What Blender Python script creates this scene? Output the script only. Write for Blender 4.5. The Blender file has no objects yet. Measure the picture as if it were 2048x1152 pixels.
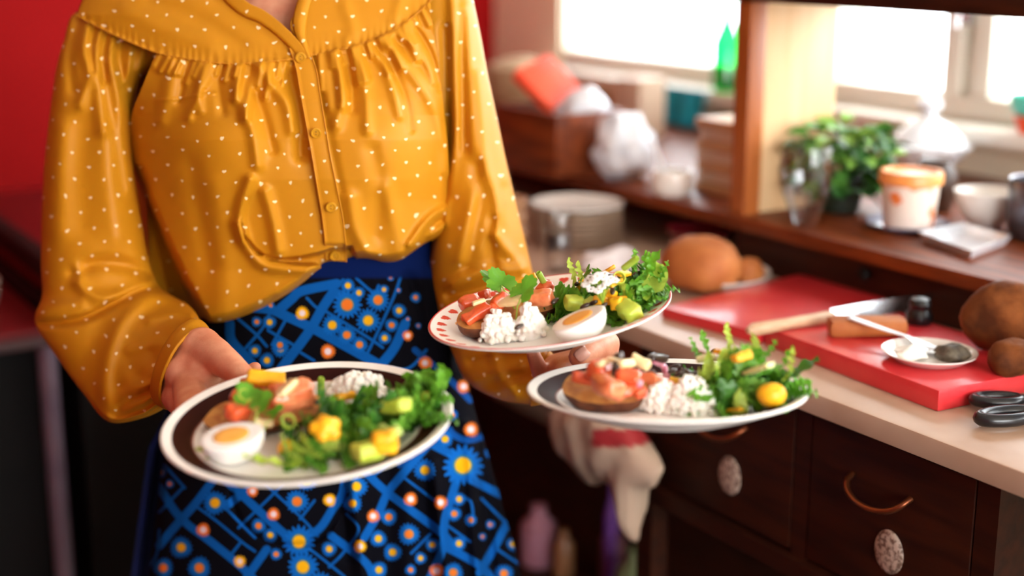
import bpy, bmesh, math, random
import numpy as np
from mathutils import Vector, Matrix, Euler
from mathutils import noise as mnoise

sc = bpy.context.scene
COL = sc.collection
rnd = random.Random(7)
nr = np.random.RandomState(11)

# ------------------------------------------------------------------ camera
EYE = 1.43                       # camera height (m)
PITCH = math.radians(14.0)       # looking down
YAW = math.radians(31.9)         # turned to the right of the room's long axis
FPX = 50 / 36 * 2048             # 50 mm lens on a 36 mm sensor
cam_d = bpy.data.cameras.new('camera')
cam_d.lens = 50; cam_d.sensor_width = 36
cam_d.dof.use_dof = True
cam_d.dof.focus_distance = 1.555
cam_d.dof.aperture_fstop = 1.6
cam_d.clip_start = 0.05
cam = bpy.data.objects.new('camera', cam_d)
COL.objects.link(cam)
cam.location = (0, 0, EYE)
cam.rotation_euler = (math.pi / 2 - PITCH, 0, -YAW)
sc.camera = cam

# ------------------------------------------------------------------ world, light, exposure
w = bpy.data.worlds.new('overcast_sky'); sc.world = w; w.use_nodes = True
bg = w.node_tree.nodes['Background']
bg.inputs[0].default_value = (0.93, 0.97, 1.0, 1)
bg.inputs[1].default_value = 13.5
sc.view_settings.view_transform = 'Standard'
sc.view_settings.look = 'None'
sc.view_settings.exposure = 0.0
sc.view_settings.gamma = 1.0
sc.view_settings.use_curve_mapping = False

def area(name, loc, rot, sx, sy, power, color=(1, 1, 1), portal=False):
    l = bpy.data.lights.new(name, 'AREA'); l.shape = 'RECTANGLE'; l.size = sx; l.size_y = sy
    l.energy = power; l.color = color
    if portal: l.cycles.is_portal = True
    o = bpy.data.objects.new(name, l); COL.objects.link(o); o.location = loc; o.rotation_euler = rot
    return o
HP = math.pi / 2
# daylight comes in through the windows of the right-hand wall and the big window behind the camera
area('daylight_portal', (2.30, 2.83, 1.50), (0, HP, 0), 0.85, 0.85, 1, portal=True)
area('daylight_portal', (2.30, 1.55, 1.50), (0, HP, 0), 0.85, 1.35, 1, portal=True)
area('daylight_portal', (2.30, -0.30, 1.50), (0, HP, 0), 0.85, 1.75, 1, portal=True)
area('window_daylight', (0.75, -1.86, 1.55), (-HP, 0, math.pi), 2.0, 1.1, 50, (1.0, 0.97, 0.93))

# ------------------------------------------------------------------ helpers
RV = np.array([math.cos(YAW), -math.sin(YAW), 0.0])
FV = np.array([math.sin(YAW), math.cos(YAW), 0.0])
CAMP = np.array([0, 0, EYE])
cT, sT = math.cos(PITCH), math.sin(PITCH)
def ray(px, py):
    dx = (px - 1024) / FPX; dy = (576 - py) / FPX
    return dx * RV + (cT + dy * sT) * FV + np.array([0, 0, -sT + dy * cT])
def onz(px, py, z):
    r = ray(px, py); return CAMP + (z - EYE) / r[2] * r
def onx(px, py, x):
    r = ray(px, py); return CAMP + x / r[0] * r
def abz(px, py, b):
    """point at forward distance b (arrays allowed) -> right, forward, up"""
    px = np.asarray(px, float); py = np.asarray(py, float)
    dx = (px - 1024) / FPX; dy = (576 - py) / FPX
    t = b / (cT + dy * sT)
    return np.stack([dx * t, b + 0 * t, EYE + (-sT + dy * cT) * t], -1)

def lin(r, g, b):
    f = lambda c: (c / 255 / 12.92) if c <= 10 else ((c / 255 + 0.055) / 1.055) ** 2.4
    return (f(r), f(g), f(b), 1)

MATS = {}
def mat(name, c, rough=0.5, c2=None, scale=20, metal=0, bump=0, bscale=None, stretch=None, trans=0, sss=0, spec=None, coat=0, detail=4, lo=0.35, hi=0.65, sheen=0):
    if name in MATS: return MATS[name]
    m = bpy.data.materials.new(name); m.use_nodes = True
    nt = m.node_tree; N = nt.nodes; L = nt.links; p = N['Principled BSDF']
    p.inputs['Base Color'].default_value = c; p.inputs['Roughness'].default_value = rough
    p.inputs['Metallic'].default_value = metal
    if trans: p.inputs['Transmission Weight'].default_value = trans
    if sss:
        p.inputs['Subsurface Weight'].default_value = sss
        p.inputs['Subsurface Radius'].default_value = (0.012, 0.005, 0.003)
        p.inputs['Subsurface Scale'].default_value = 0.6
    if spec is not None: p.inputs['Specular IOR Level'].default_value = spec
    if coat: p.inputs['Coat Weight'].default_value = coat; p.inputs['Coat Roughness'].default_value = 0.12
    if sheen: p.inputs['Sheen Weight'].default_value = sheen
    if c2 is not None or bump:
        tc = N.new('ShaderNodeTexCoord'); mp = N.new('ShaderNodeMapping'); L.new(tc.outputs['Object'], mp.inputs[0])
        if stretch: mp.inputs['Scale'].default_value = stretch
        nz = N.new('ShaderNodeTexNoise'); nz.inputs['Scale'].default_value = scale; nz.inputs['Detail'].default_value = detail
        L.new(mp.outputs[0], nz.inputs['Vector'])
        if c2 is not None:
            r = N.new('ShaderNodeValToRGB'); r.color_ramp.elements[0].color = c; r.color_ramp.elements[1].color = c2
            r.color_ramp.elements[0].position = lo; r.color_ramp.elements[1].position = hi
            L.new(nz.outputs['Fac'], r.inputs[0]); L.new(r.outputs[0], p.inputs['Base Color'])
        if bump:
            b = N.new('ShaderNodeBump'); b.inputs['Strength'].default_value = bump; b.inputs['Distance'].default_value = 0.002
            n2 = nz
            if bscale:
                n2 = N.new('ShaderNodeTexNoise'); n2.inputs['Scale'].default_value = bscale; n2.inputs['Detail'].default_value = 3
                L.new(mp.outputs[0], n2.inputs['Vector'])
            L.new(n2.outputs['Fac'], b.inputs['Height']); L.new(b.outputs[0], p.inputs['Normal'])
    MATS[name] = m
    return m
def mat_attr(name, rough, attr='print', **kw):
    m = mat(name, (0.5, 0.5, 0.5, 1), rough, **kw)
    a = m.node_tree.nodes.new('ShaderNodeAttribute'); a.attribute_name = attr
    m.node_tree.links.new(a.outputs['Color'], m.node_tree.nodes['Principled BSDF'].inputs['Base Color'])
    return m
def mat_glass(name, tint=(1, 1, 1, 1), gloss=0.10, rough=0.03):
    m = bpy.data.materials.new(name); m.use_nodes = True; nt = m.node_tree; N = nt.nodes; L = nt.links
    N.remove(N['Principled BSDF'])
    t = N.new('ShaderNodeBsdfTransparent'); t.inputs[0].default_value = tint
    g = N.new('ShaderNodeBsdfGlossy'); g.inputs['Roughness'].default_value = rough
    mx = N.new('ShaderNodeMixShader'); lw = N.new('ShaderNodeLayerWeight'); lw.inputs[0].default_value = 0.35
    mm = N.new('ShaderNodeMath'); mm.operation = 'MULTIPLY_ADD'; mm.inputs[1].default_value = 0.28; mm.inputs[2].default_value = gloss
    L.new(lw.outputs['Fresnel'], mm.inputs[0]); L.new(mm.outputs[0], mx.inputs[0])
    L.new(t.outputs[0], mx.inputs[1]); L.new(g.outputs[0], mx.inputs[2]); L.new(mx.outputs[0], N['Material Output'].inputs[0])
    MATS[name] = m
    return m

def tag(o, label=None, cat=None, group=None, kind=None):
    if label: o['label'] = label
    if cat: o['category'] = cat
    if group: o['group'] = group
    if kind: o['kind'] = kind
    return o
def link(name, data, parent=None, loc=None, rot=None):
    o = bpy.data.objects.new(name, data); COL.objects.link(o)
    if parent is not None: o.parent = parent
    if loc is not None: o.location = loc
    if rot is not None: o.rotation_euler = rot
    return o
def empty(name, loc=(0, 0, 0), rz=0):
    o = link(name, None, None, loc, (0, 0, rz)); o.empty_display_size = 0.05
    return o
def mesh_np(name, V, Fc, m=None, smooth=True, uv=None, col=None):
    me = bpy.data.meshes.new(name)
    V = np.asarray(V, np.float32)
    if isinstance(Fc, np.ndarray):
        n = len(Fc); k = Fc.shape[1]
        me.vertices.add(len(V)); me.vertices.foreach_set('co', V.ravel())
        me.loops.add(n * k); me.loops.foreach_set('vertex_index', Fc.astype(np.int32).ravel())
        me.polygons.add(n); me.polygons.foreach_set('loop_start', (np.arange(n) * k).astype(np.int32))
        me.update(calc_edges=True); me.validate()
    else:
        me.from_pydata([tuple(v) for v in V.tolist()], [], Fc)
    if smooth: me.polygons.foreach_set('use_smooth', [True] * len(me.polygons))
    if uv is not None:
        li = np.empty(len(me.loops), np.int32); me.loops.foreach_get('vertex_index', li)
        ul = me.uv_layers.new(name='UVMap'); ul.data.foreach_set('uv', np.asarray(uv, np.float32)[li].ravel())
    if col is not None:
        a = me.color_attributes.new('print', 'FLOAT_COLOR', 'POINT'); a.data.foreach_set('color', np.asarray(col, np.float32).ravel())
    if m: me.materials.append(m)
    me.update()
    return me

class MB:
    """collects simple solids into ONE mesh"""
    def __init__(s): s.v = []; s.f = []
    def add(s, vs, fs, M=None):
        o = len(s.v)
        s.v += [tuple((M @ Vector(v)) if M else v) for v in vs]
        s.f += [tuple(i + o for i in f) for f in fs]
        return s
    def box(s, x0, x1, y0, y1, z0, z1, M=None, bev=0.0):
        b = bev
        if b <= 0:
            vs = [(x, y, z) for z in (z0, z1) for y in (y0, y1) for x in (x0, x1)]
            return s.add(vs, [(0, 2, 3, 1), (4, 5, 7, 6), (0, 1, 5, 4), (2, 6, 7, 3), (0, 4, 6, 2), (1, 3, 7, 5)], M)
        bm = bmesh.new(); bmesh.ops.create_cube(bm, size=1)
        for v in bm.verts: v.co = Vector(((x0 + x1) / 2 + v.co.x * (x1 - x0), (y0 + y1) / 2 + v.co.y * (y1 - y0), (z0 + z1) / 2 + v.co.z * (z1 - z0)))
        bmesh.ops.bevel(bm, geom=bm.edges[:], offset=b, segments=2, affect='EDGES', profile=0.6)
        bm.verts.index_update()
        s.add([v.co[:] for v in bm.verts], [[v.index for v in f.verts] for f in bm.faces], M); bm.free()
        return s
    def lathe(s, prof, seg=40, M=None, wob=None):
        vs = []; fs = []; n = len(prof)
        for r, z in prof:
            for k in range(seg):
                a = 2 * math.pi * k / seg; rr = max(r, 1e-5) * (1 + (wob(a, z) if wob else 0))
                vs.append((rr * math.cos(a), rr * math.sin(a), z))
        for i in range(n - 1):
            for k in range(seg):
                k2 = (k + 1) % seg
                fs.append((i * seg + k, i * seg + k2, (i + 1) * seg + k2, (i + 1) * seg + k))
        return s.add(vs, fs, M)
    def tube(s, pts, r, seg=10, cap=True, M=None):
        P = [Vector(p) for p in pts]; n = len(P); rs = r if isinstance(r, (list, tuple)) else [r] * n
        vs = []; fs = []; up = Vector((0, 0, 1))
        for i in range(n):
            t = (P[min(i + 1, n - 1)] - P[max(i - 1, 0)]).normalized()
            x = t.cross(up)
            if x.length < 1e-3: x = t.cross(Vector((0, 1, 0)))
            x.normalize(); y = x.cross(t)
            for k in range(seg):
                a = 2 * math.pi * k / seg
                vs.append(tuple(P[i] + (x * math.cos(a) + y * math.sin(a)) * rs[i]))
        for i in range(n - 1):
            for k in range(seg):
                k2 = (k + 1) % seg
                fs.append((i * seg + k, (i + 1) * seg + k, (i + 1) * seg + k2, i * seg + k2))
        if cap:
            fs.append(tuple(range(seg))); fs.append(tuple(reversed([(n - 1) * seg + k for k in range(seg)])))
        return s.add(vs, fs, M)
    def ball(s, c, r, sub=2, sq=(1, 1, 1), M=None):
        bm = bmesh.new(); bmesh.ops.create_icosphere(bm, subdivisions=sub, radius=1); bm.verts.index_update()
        s.add([(c[0] + v.co.x * r * sq[0], c[1] + v.co.y * r * sq[1], c[2] + v.co.z * r * sq[2]) for v in bm.verts],
              [[v.index for v in f.verts] for f in bm.faces], M); bm.free()
        return s
    def data(s, name, m=None, smooth=True):
        me = bpy.data.meshes.new(name); me.from_pydata(s.v, [], s.f)
        bm = bmesh.new(); bm.from_mesh(me); bmesh.ops.recalc_face_normals(bm, faces=bm.faces); bm.to_mesh(me); bm.free()
        if smooth:
            me.polygons.foreach_set('use_smooth', [True] * len(me.polygons))
            try: me.set_sharp_from_angle(angle=math.radians(38))
            except Exception: pass
        if m: me.materials.append(m)
        return me
    def obj(s, name, m=None, parent=None, loc=None, rot=None, smooth=True):
        return link(name, s.data(name, m, smooth), parent, loc, rot)
def boxobj(name, m, x0, x1, y0, y1, z0, z1, parent=None, bev=0.0, loc=None, rot=None):
    return MB().box(x0, x1, y0, y1, z0, z1, bev=bev).obj(name, m, parent, loc, rot)
def latheobj(name, prof, m, parent=None, loc=None, rot=None, seg=40, wob=None):
    return MB().lathe(prof, seg, wob=wob).obj(name, m, parent, loc, rot)
def struct(o): o['kind'] = 'structure'; return o
def lumpy(me, amp, freq, seed=0):
    """push the vertices of a mesh about with smooth noise"""
    off = Vector((seed * 7.3, seed * 3.1, seed * 1.7))
    for v in me.vertices:
        n = mnoise.noise_vector(v.co * freq + off); v.co += n * amp
    me.update(); return me

# ------------------------------------------------------------------ materials
WOOD_RED = mat('reddish brown wood', lin(88, 36, 12), 0.45, lin(128, 58, 20), 9, stretch=(6, 0.8, 6), bump=0.15, spec=.25)
WOOD_DARK = mat('dark brown wood', lin(40, 16, 8), 0.5, lin(60, 25, 11), 9, stretch=(6, 0.8, 6), bump=0.15, spec=.2)
WOOD_POST = mat('orange brown wood', lin(150, 78, 30), 0.4, lin(178, 100, 44), 7, stretch=(8, 8, 0.6), bump=0.1)
WOOD_PALE = mat('pale pine board', lin(226, 180, 128), 0.55, lin(236, 198, 150), 5, stretch=(6, 6, 0.5))
TOP = mat('pale worn laminate', lin(196, 168, 148), 0.35, lin(170, 136, 112), 5, bump=0.05)
RED_WALL = mat('red paint', lin(172, 22, 24), 0.8, lin(162, 18, 20), 3, spec=.1)
CREAM = mat('cream wall', lin(250, 238, 208), 0.7, lin(246, 230, 198), 2)
WHITE_PAINT = mat('white window paint', lin(236, 230, 218), 0.4, lin(226, 220, 206), 4)
FLOOR = mat('dark floor boards', lin(26, 19, 15), 0.7, lin(36, 26, 19), 6, stretch=(5, .6, 5))
CEIL = mat('boarded ceiling', lin(226, 214, 196), 0.8, lin(216, 204, 186), 3)
BLACK = mat('black enamel', lin(14, 13, 13), 0.6, lin(18, 16, 16), 12, spec=.2)
BLACK_PL = mat('black plastic', lin(18, 18, 22), 0.28, lin(26, 26, 30), 30)
CHROME = mat('brushed steel', (0.62, 0.62, 0.64, 1), 0.22, (0.55, 0.55, 0.57, 1), 40, metal=1)
STEEL_DK = mat('dark steel', (0.12, 0.11, 0.13, 1), 0.3, (0.17, 0.16, 0.18, 1), 20, metal=0.7)
GLASS = mat_glass('clear glass', (0.985, 0.99, 0.99, 1), 0.03)
PANE = mat_glass('window glass', (0.97, 0.98, 0.98, 1), 0.04)
PORC = mat('white glazed porcelain', lin(238, 232, 224), 0.15, lin(232, 226, 218), 6, coat=0.3)
SKIN = mat('skin', lin(228, 162, 128), 0.5, lin(216, 138, 106), 45, sss=0.06, bump=0.12, bscale=420)
NAIL = mat('finger nail', lin(236, 186, 168), 0.25, lin(230, 176, 158), 60, coat=0.3)

# ------------------------------------------------------------------ room shell
XW, YB = 2.15, 3.55      # window wall, red end wall
X0, Y0, ZC = -1.9, -1.75, 2.35
struct(boxobj('floor', FLOOR, X0 - .1, XW + .1, Y0 - .1, YB + .1, -0.1, 0))
struct(boxobj('ceiling', CEIL, X0 - .1, XW + .1, Y0 - .1, YB + .1, ZC, ZC + 0.1))
struct(boxobj('wall_back', RED_WALL, X0 - .1, XW + .1, YB, YB + 0.1, 0, ZC))
struct(boxobj('wall_left', RED_WALL, X0 - .1, X0, Y0, YB, 0, ZC))
SILL, HEAD = 1.085, 1.92
wr = MB()
wr.box(XW, XW + .1, Y0, YB, 0, SILL).box(XW, XW + .1, Y0, YB, HEAD, ZC)
OPEN = [(-1.17, 0.58), (0.90, 2.20), (2.42, 3.21)]
prev = Y0
for a, b in OPEN:
    wr.box(XW, XW + .1, prev, a, SILL, HEAD); prev = b
wr.box(XW, XW + .1, prev, YB, SILL, HEAD)
struct(wr.obj('wall_right', CREAM, smooth=False))
wf = MB()
wf.box(X0, XW, Y0 - .1, Y0, 0, 1.0).box(X0, XW, Y0 - .1, Y0, 2.1, ZC)
wf.box(X0, -0.25, Y0 - .1, Y0, 1.0, 2.1).box(1.75, XW, Y0 - .1, Y0, 1.0, 2.1)
struct(wf.obj('wall_front', CREAM, smooth=False))

def window(name, y0, y1, mull):
    r = MB(); f = 0.045
    x0, x1 = XW + .01, XW + .07
    r.box(x0, x1, y0, y1, SILL, SILL + f, bev=.004).box(x0, x1, y0, y1, HEAD - f, HEAD, bev=.004)
    r.box(x0, x1, y0, y0 + f, SILL, HEAD, bev=.004).box(x0, x1, y1 - f * .25, y1, SILL, HEAD, bev=.004)
    W_ = struct(r.obj(name, WHITE_PAINT))
    edges = [y0 + f]
    for k, (m0, m1) in enumerate(mull):
        mm = MB().box(x0 - .004, x1, m0, m0 + (m1 - m0) * .38, SILL + f, HEAD - f, bev=.004)
        mm.box(x0 - .004, x1, m0 + (m1 - m0) * .62, m1, SILL + f, HEAD - f, bev=.004)
        mm.box(x0 + .02, x1 - .006, m0 + .008, m1 - .008, SILL + f, HEAD - f)
        mm.obj('mullion', WHITE_PAINT, W_)
        edges += [m0, m1]
    edges.append(y1 - f * .25)
    for i in range(0, len(edges), 2):
        boxobj('pane', PANE, XW + .045, XW + .049, edges[i] - .006, edges[i + 1] + .006, SILL + f - .006, HEAD - f + .006, W_)
    return W_
window('window_1', *OPEN[2], [])
w2 = window('window_2', *OPEN[1], [(1.785, 1.90)])
window('window_3', *OPEN[0], [(-0.35, -0.27)])
lt = MB().box(-.012, 0, -.012, .012, -.05, .05, bev=.004).tube([(-.012, 0, .0), (-.03, 0, -.005), (-.032, 0, -.055)], .006)
lt.obj('window_latch', CHROME, w2, (XW + .006, 1.845, 1.315))
struct(boxobj('trim_1', WHITE_PAINT, XW - .07, XW + .012, 0.6, 3.3, SILL - .028, SILL, bev=.005))   # the sill board
# the window behind the camera
wb = struct(MB().box(-.25, 1.75, Y0 - .07, Y0 - .01, 1.0, 1.05).box(-.25, 1.75, Y0 - .07, Y0 - .01, 2.05, 2.1).box(-.25, -.2, Y0 - .07, Y0 - .01, 1.0, 2.1).box(1.7, 1.75, Y0 - .07, Y0 - .01, 1.0, 2.1).obj('window_4', WHITE_PAINT, smooth=False))
boxobj('mullion', WHITE_PAINT, .72, .78, Y0 - .07, Y0 - .02, 1.05, 2.05, wb)

# ------------------------------------------------------------------ kitchen bench on the right
t = boxobj('worktop', TOP, 1.155, 2.1, 0.1, 3.4, 0.872, 0.90, bev=0.004)
tag(t, 'long pale worktop with the red cutting boards and bread on it', 'worktop')
du = empty('drawer_unit', (1.2, 1.26, 0))
tag(du, 'dark wooden drawer unit under the pale worktop with round plaques on its drawers', 'drawer unit')
def L_(x0, x1, y0, y1, z0, z1, bev=0): return MB().box(x0 - 1.2, x1 - 1.2, y0 - 1.26, y1 - 1.26, z0, z1, bev=bev)
cb = L_(1.22, 1.75, 0.94, 1.56, 0.66, 0.872)
cb.box(0, .03, 1.54 - 1.26, 1.575 - 1.26, 0.63, .872).box(0, .03, 1.222 - 1.26, 1.25 - 1.26, .63, .872).box(0, .03, .935 - 1.26, .965 - 1.26, .0, .872)
cb.box(-.012, .05, .935 - 1.26, 1.575 - 1.26, .63, .655).box(0, .03, .935 - 1.26, 1.575 - 1.26, .855, .872)
cb.box(.0, .03, 1.54 - 1.26, 1.575 - 1.26, 0, .63).box(.48, .52, 1.53 - 1.26, 1.56 - 1.26, 0, .66).box(.48, .52, .94 - 1.26, .97 - 1.26, 0, .66)
cb.obj('body', WOOD_DARK, du, smooth=False)
PLQ = mat('mottled pale plaque', lin(196, 176, 160), 0.5, lin(110, 84, 70), 160, lo=.45, hi=.6)
def drawer(y0, y1, py, hy):
    d = L_(1.198, 1.22, y0, y1, .66, .852, .004).obj('drawer', WOOD_DARK, du)
    hm = MB().tube([(-.004 - .024 * math.sin(math.pi * q / 16) ** .6, hy - 1.26 + .046 * math.cos(math.pi * q / 16), .80 - .022 * math.sin(math.pi * q / 16)) for q in range(17)], .0038)
    hm.obj('handle', mat('copper handle', lin(150, 84, 52), .3, lin(130, 70, 42), 20, metal=.8), d)
    MB().lathe([(0, .004), (.020, .004), (.024, .002), (.025, 0), (0, 0)], 32, M=Matrix.Translation((-.002, py - 1.26, .722)) @ Euler((0, -HP, 0)).to_matrix().to_4x4() @ Matrix.Diagonal((1.1, .9, 1, 1))).obj('plaque', PLQ, d)
drawer(1.252, 1.538, 1.370, 1.385)
drawer(0.967, 1.220, 1.083, 1.10)
ap = boxobj('worktop_apron', WOOD_RED, 1.20, 1.225, 1.58, 3.4, .78, .872)
tag(ap, 'reddish wooden rail under the far end of the pale worktop', 'rail')

su = empty('raised_ledge', (1.5, 1.72, .9))
tag(su, 'reddish brown wooden ledge raised along the back of the worktop', 'ledge')
dv = empty('shelf_divider', (1.5, 1.72, .9))
tag(dv, 'orange brown post with a pale pine side panel standing on the ledge', 'divider')
def SU(x0, x1, y0, y1, z0, z1, bev=.003): return MB().box(x0 - 1.5, x1 - 1.5, y0 - 1.72, y1 - 1.72, z0 - .9, z1 - .9, bev=bev)
SU(1.49, 2.14, .3, 3.4, .968, .99).obj('ledge', WOOD_RED, su)
SU(1.515, 1.535, .3, 1.74, .90, .968).obj('back_board', WOOD_DARK, su)
SU(1.70, 1.72, 1.74, 3.4, .90, .968).obj('back_board', WOOD_DARK, su)
SU(1.498, 1.532, 1.705, 1.74, .99, 1.328).obj('post', WOOD_POST, dv)
SU(1.532, 1.695, 1.715, 1.735, .99, 1.328).obj('side_panel', WOOD_PALE, dv)
tag(SU(1.49, 1.72, .3, 1.74, 1.328, 1.352).obj('upper_shelf', WOOD_DARK, None, (1.5, 1.72, .9)), 'dark brown shelf board across the top right, resting on the post', 'shelf')
MB().lathe([(0, .014), (.008, .013), (.011, .008), (.007, .003), (.006, 0)], 20, M=Matrix.Translation((.015, onx(1735, 520, 1.515)[1] - 1.72, .045)) @ Euler((0, -HP, 0)).to_matrix().to_4x4()).obj('knob', BLACK, su)

# ------------------------------------------------------------------ dark furniture on the left
RED_CLOTH = mat('dark red lacquer', lin(120, 20, 24), 0.4, lin(104, 16, 20), 6)
POLE = mat('lilac grey metal', lin(150, 132, 150), 0.35, lin(130, 112, 132), 10, metal=.4)
tb = empty('side_table', (0.15, 2.9, 0))
tag(tb, 'black side table with a dark red top beside the mustard sleeve', 'table')
boxobj('tabletop', RED_CLOTH, -.65, .435, -.46, .5, .752, .765, tb, .003)
boxobj('tabletop_edge', mat('grey brown edge', lin(84, 62, 62), .4, lin(70, 52, 52), 9), -.655, .44, -.468, .505, .735, .752, tb, .003)
boxobj('panel', BLACK, -.62, .41, -.40, .47, .0, .735, tb)
for sx, sy in ((.42, -.445), (.42, .47), (-.64, -.455), (-.64, .49)):
    MB().tube([(sx, sy, 0), (sx, sy, .735)], .017, 14).obj('leg', POLE, tb)
bn = empty('bench', (0.82, 2.95, 0))
tag(bn, 'red bench with black rails standing against the red wall', 'bench')
boxobj('body', BLACK, -.20, .2, -.5, .55, 0, .735, bn, .006)
boxobj('panel', RED_CLOTH, -.205, .19, -.49, .55, .735, .83, bn, .004)
boxobj('rail', BLACK, -.225, -.19, -.50, .56, .822, .865, bn, .006)
boxobj('rail', BLACK, -.228, -.206, -.50, .56, .735, .79, bn, .006)
CUPW = mat('white ceramic', lin(236, 232, 226), .25, lin(228, 224, 218), 9)
p = onz(-2, 618, .765)
tag(latheobj('cup', [(0, .002), (.018, .002), (.02, 0), (.024, .004), (.033, .03), (.036, .06), (.034, .06), (.030, .03), (.02, .006), (0, .005)], CUPW, loc=(min(p[0], .5), p[1], .765)), 'white cup on the dark red tabletop', 'cup')

# ------------------------------------------------------------------ things on the worktop
CRUST = mat('bread crust', lin(160, 86, 34), .7, lin(192, 118, 56), 14, bump=.5, bscale=90)
CRUST_D = mat('dark bread crust', lin(78, 38, 15), .75, lin(134, 76, 34), 22, bump=.9, bscale=70, spec=.2)
CRUMB = mat('bread crumb', lin(206, 160, 108), .8, lin(182, 134, 84), 60, bump=.6, bscale=220)
BOARD = mat('red plastic cutting board', lin(204, 36, 44), .42, lin(212, 50, 54), 22, bump=.1, bscale=200, coat=.35)
STONEW = mat('beige stoneware', lin(206, 178, 152), .3, lin(190, 160, 134), 10)
def plate_prof(R, h, foot=.55):
    return [(0, .004), (R * .62, .004), (R * .72, .006), (R * .97, h), (R, h + .001), (R, h - .002), (R * .74, .001), (R * foot, 0), (0, .0005)]
bp = latheobj('plate', plate_prof(.098, .020), PORC, loc=(1.400, 1.672, .9), seg=56)
tag(bp, 'pale plate under the round bread loaf on the worktop', 'plate')
lf = MB().lathe([(0, 0), (.04, .0), (.056, .008), (.063, .026), (.060, .046), (.048, .064), (.028, .075), (0, .079)], 40, wob=lambda a, z: .04 * math.sin(3 * a + 1) + .02 * math.sin(5 * a)).data('loaf', CRUST)
tag(link('bread_loaf', lumpy(lf, .004, 30), None, (1.362, 1.642, .9055)), 'round golden brown bread loaf on the pale plate', 'bread')
be = MB().lathe([(0, 0), (.018, 0), (.026, .006), (.027, .02), (.018, .034), (0, .038)], 28).data('bread_end', CRUST)
tag(link('bread_end', lumpy(be, .005, 40, 3), None, (1.436, 1.622, .9055)), 'small brown bread end beside the round loaf', 'bread')
b1 = boxobj('cutting_board', BOARD, -.155, .155, -.09, .09, 0, .017, bev=.004, loc=(1.376, 1.478, .9), rot=(0, 0, .15))
tag(b1, 'red cutting board with the wooden knife handle over its end', 'cutting board', 'red cutting boards')
b2 = boxobj('cutting_board', BOARD, -.105, .105, -.156, .156, 0, .026, bev=.004, loc=(1.338, 1.201, .9), rot=(0, 0, -.05))
tag(b2, 'red cutting board carrying the saucer and white spoon', 'cutting board', 'red cutting boards')
HAND_W = mat('pale wooden handle', lin(206, 172, 138), .5, lin(188, 150, 116), 30, stretch=(2, 14, 14))
kn = empty('kitchen_knife', (1.19, 1.338, .9335), -.06)
tag(kn, 'kitchen knife with a pale wooden handle lying across the red boards', 'knife')
MB().tube([(0, 0, 0), (.01, 0, 0), (.07, .002, 0), (.135, 0, 0), (.142, 0, 0)], [.004, .009, .0075, .009, .007], 12).obj('handle', HAND_W, kn)
bl = MB(); prof = [(.14, -.011, .011), (.2, -.017, .012), (.27, -.015, .012), (.31, -.004, .0115), (.325, .008, .0105)]
vs = []
for x, a, b in prof: vs += [(x, a, -.0003), (x, b, -.0012), (x, b, .0012), (x, a, .0003)]
fs = [(4 * i + k, 4 * i + (k + 1) % 4, 4 * i + 4 + (k + 1) % 4, 4 * i + 4 + k) for i in range(4) for k in range(4)] + [(0, 1, 2, 3), (16, 19, 18, 17)]
bl.add(vs, fs, Euler((1.15, 0, 0)).to_matrix().to_4x4()).obj('blade', CHROME, kn, smooth=False)
sl = MB().box(-.05, .05, -.016, .016, 0, .022, bev=.009).data('slice', CRUST)
s_ = tag(link('bread_heel', lumpy(sl, .004, 40, 5), None, (1.325, 1.262, .926), (0, 0, -.55)), 'brown bread heel behind the white spoon handle', 'bread')
gp = MB().lathe([(0, 0), (.016, 0), (.018, .004), (.017, .014), (.013, .020), (.015, .027), (.012, .034), (0, .037)], 28).obj('pepper_grinder', BLACK_PL, None, (1.425, 1.265, .926))
tag(gp, 'small glossy black grinder standing at the back of the red board', 'grinder')
sp = latheobj('saucer', [(0, .003), (.035, .003), (.042, .005), (.055, .013), (.0565, .0135), (.0565, .012), (.042, .002), (.03, 0), (0, 0)], PORC, loc=(1.305, 1.138, .926), seg=48)
tag(sp, 'small white saucer of leftover spreads on the red board', 'saucer')
CREAMY = mat('soft cheese', lin(244, 240, 232), .55, lin(234, 228, 214), 60, bump=.5, bscale=160, sss=.1)
DARKSP = mat('dark olive spread', lin(62, 52, 40), .5, lin(110, 100, 84), 90, bump=.6, bscale=200)
cm = MB().ball((0, 0, .004), .022, 3, (1.1, .8, .4)).data('cheese', CREAMY)
tag(link('soft_cheese', lumpy(cm, .006, 70, 1), None, (1.285, 1.150, .9325)), 'white soft cheese in the saucer under the spoon', 'cheese')
cm = MB().ball((0, 0, .004), .022, 3, (.9, 1.0, .5)).data('spread', DARKSP)
tag(link('olive_spread', lumpy(cm, .006, 70, 2), None, (1.325, 1.122, .9325)), 'dark olive spread at the rim of the white saucer', 'spread')
so = empty('spoon', (1.300, 1.270, .951), 0)
tag(so, 'shiny white spoon resting across the saucer', 'spoon')
WSP = mat('white enamelled metal', lin(236, 240, 244), .15, lin(228, 232, 238), 9, coat=.5)
bw = []; sv = []; sf = []
for i, (d, hw, z) in enumerate([(0, .003, 0), (.004, .0062, 0), (.03, .0062, -.001), (.06, .005, -.002), (.085, .003, -.002), (.095, .006, -.004), (.108, .0125, -.007), (.122, .0145, -.009), (.135, .0115, -.007), (.142, .004, -.0045)]):
    sag = .004 if d > .095 else .0008
    for k in range(5):
        q = k / 2 - 1; sv.append((q * hw, -d, z - sag * (1 - q * q)))
for i in range(9):
    for k in range(4): sf.append((i * 5 + k, i * 5 + k + 1, i * 5 + 6 + k, i * 5 + 5 + k))
spd = MB().add(sv, sf).data('spoon', WSP); spo = link('spoon_body', spd, so); md = spo.modifiers.new('thick', 'SOLIDIFY'); md.thickness = .0016
so.rotation_euler = (.06, 0, .17)
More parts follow.
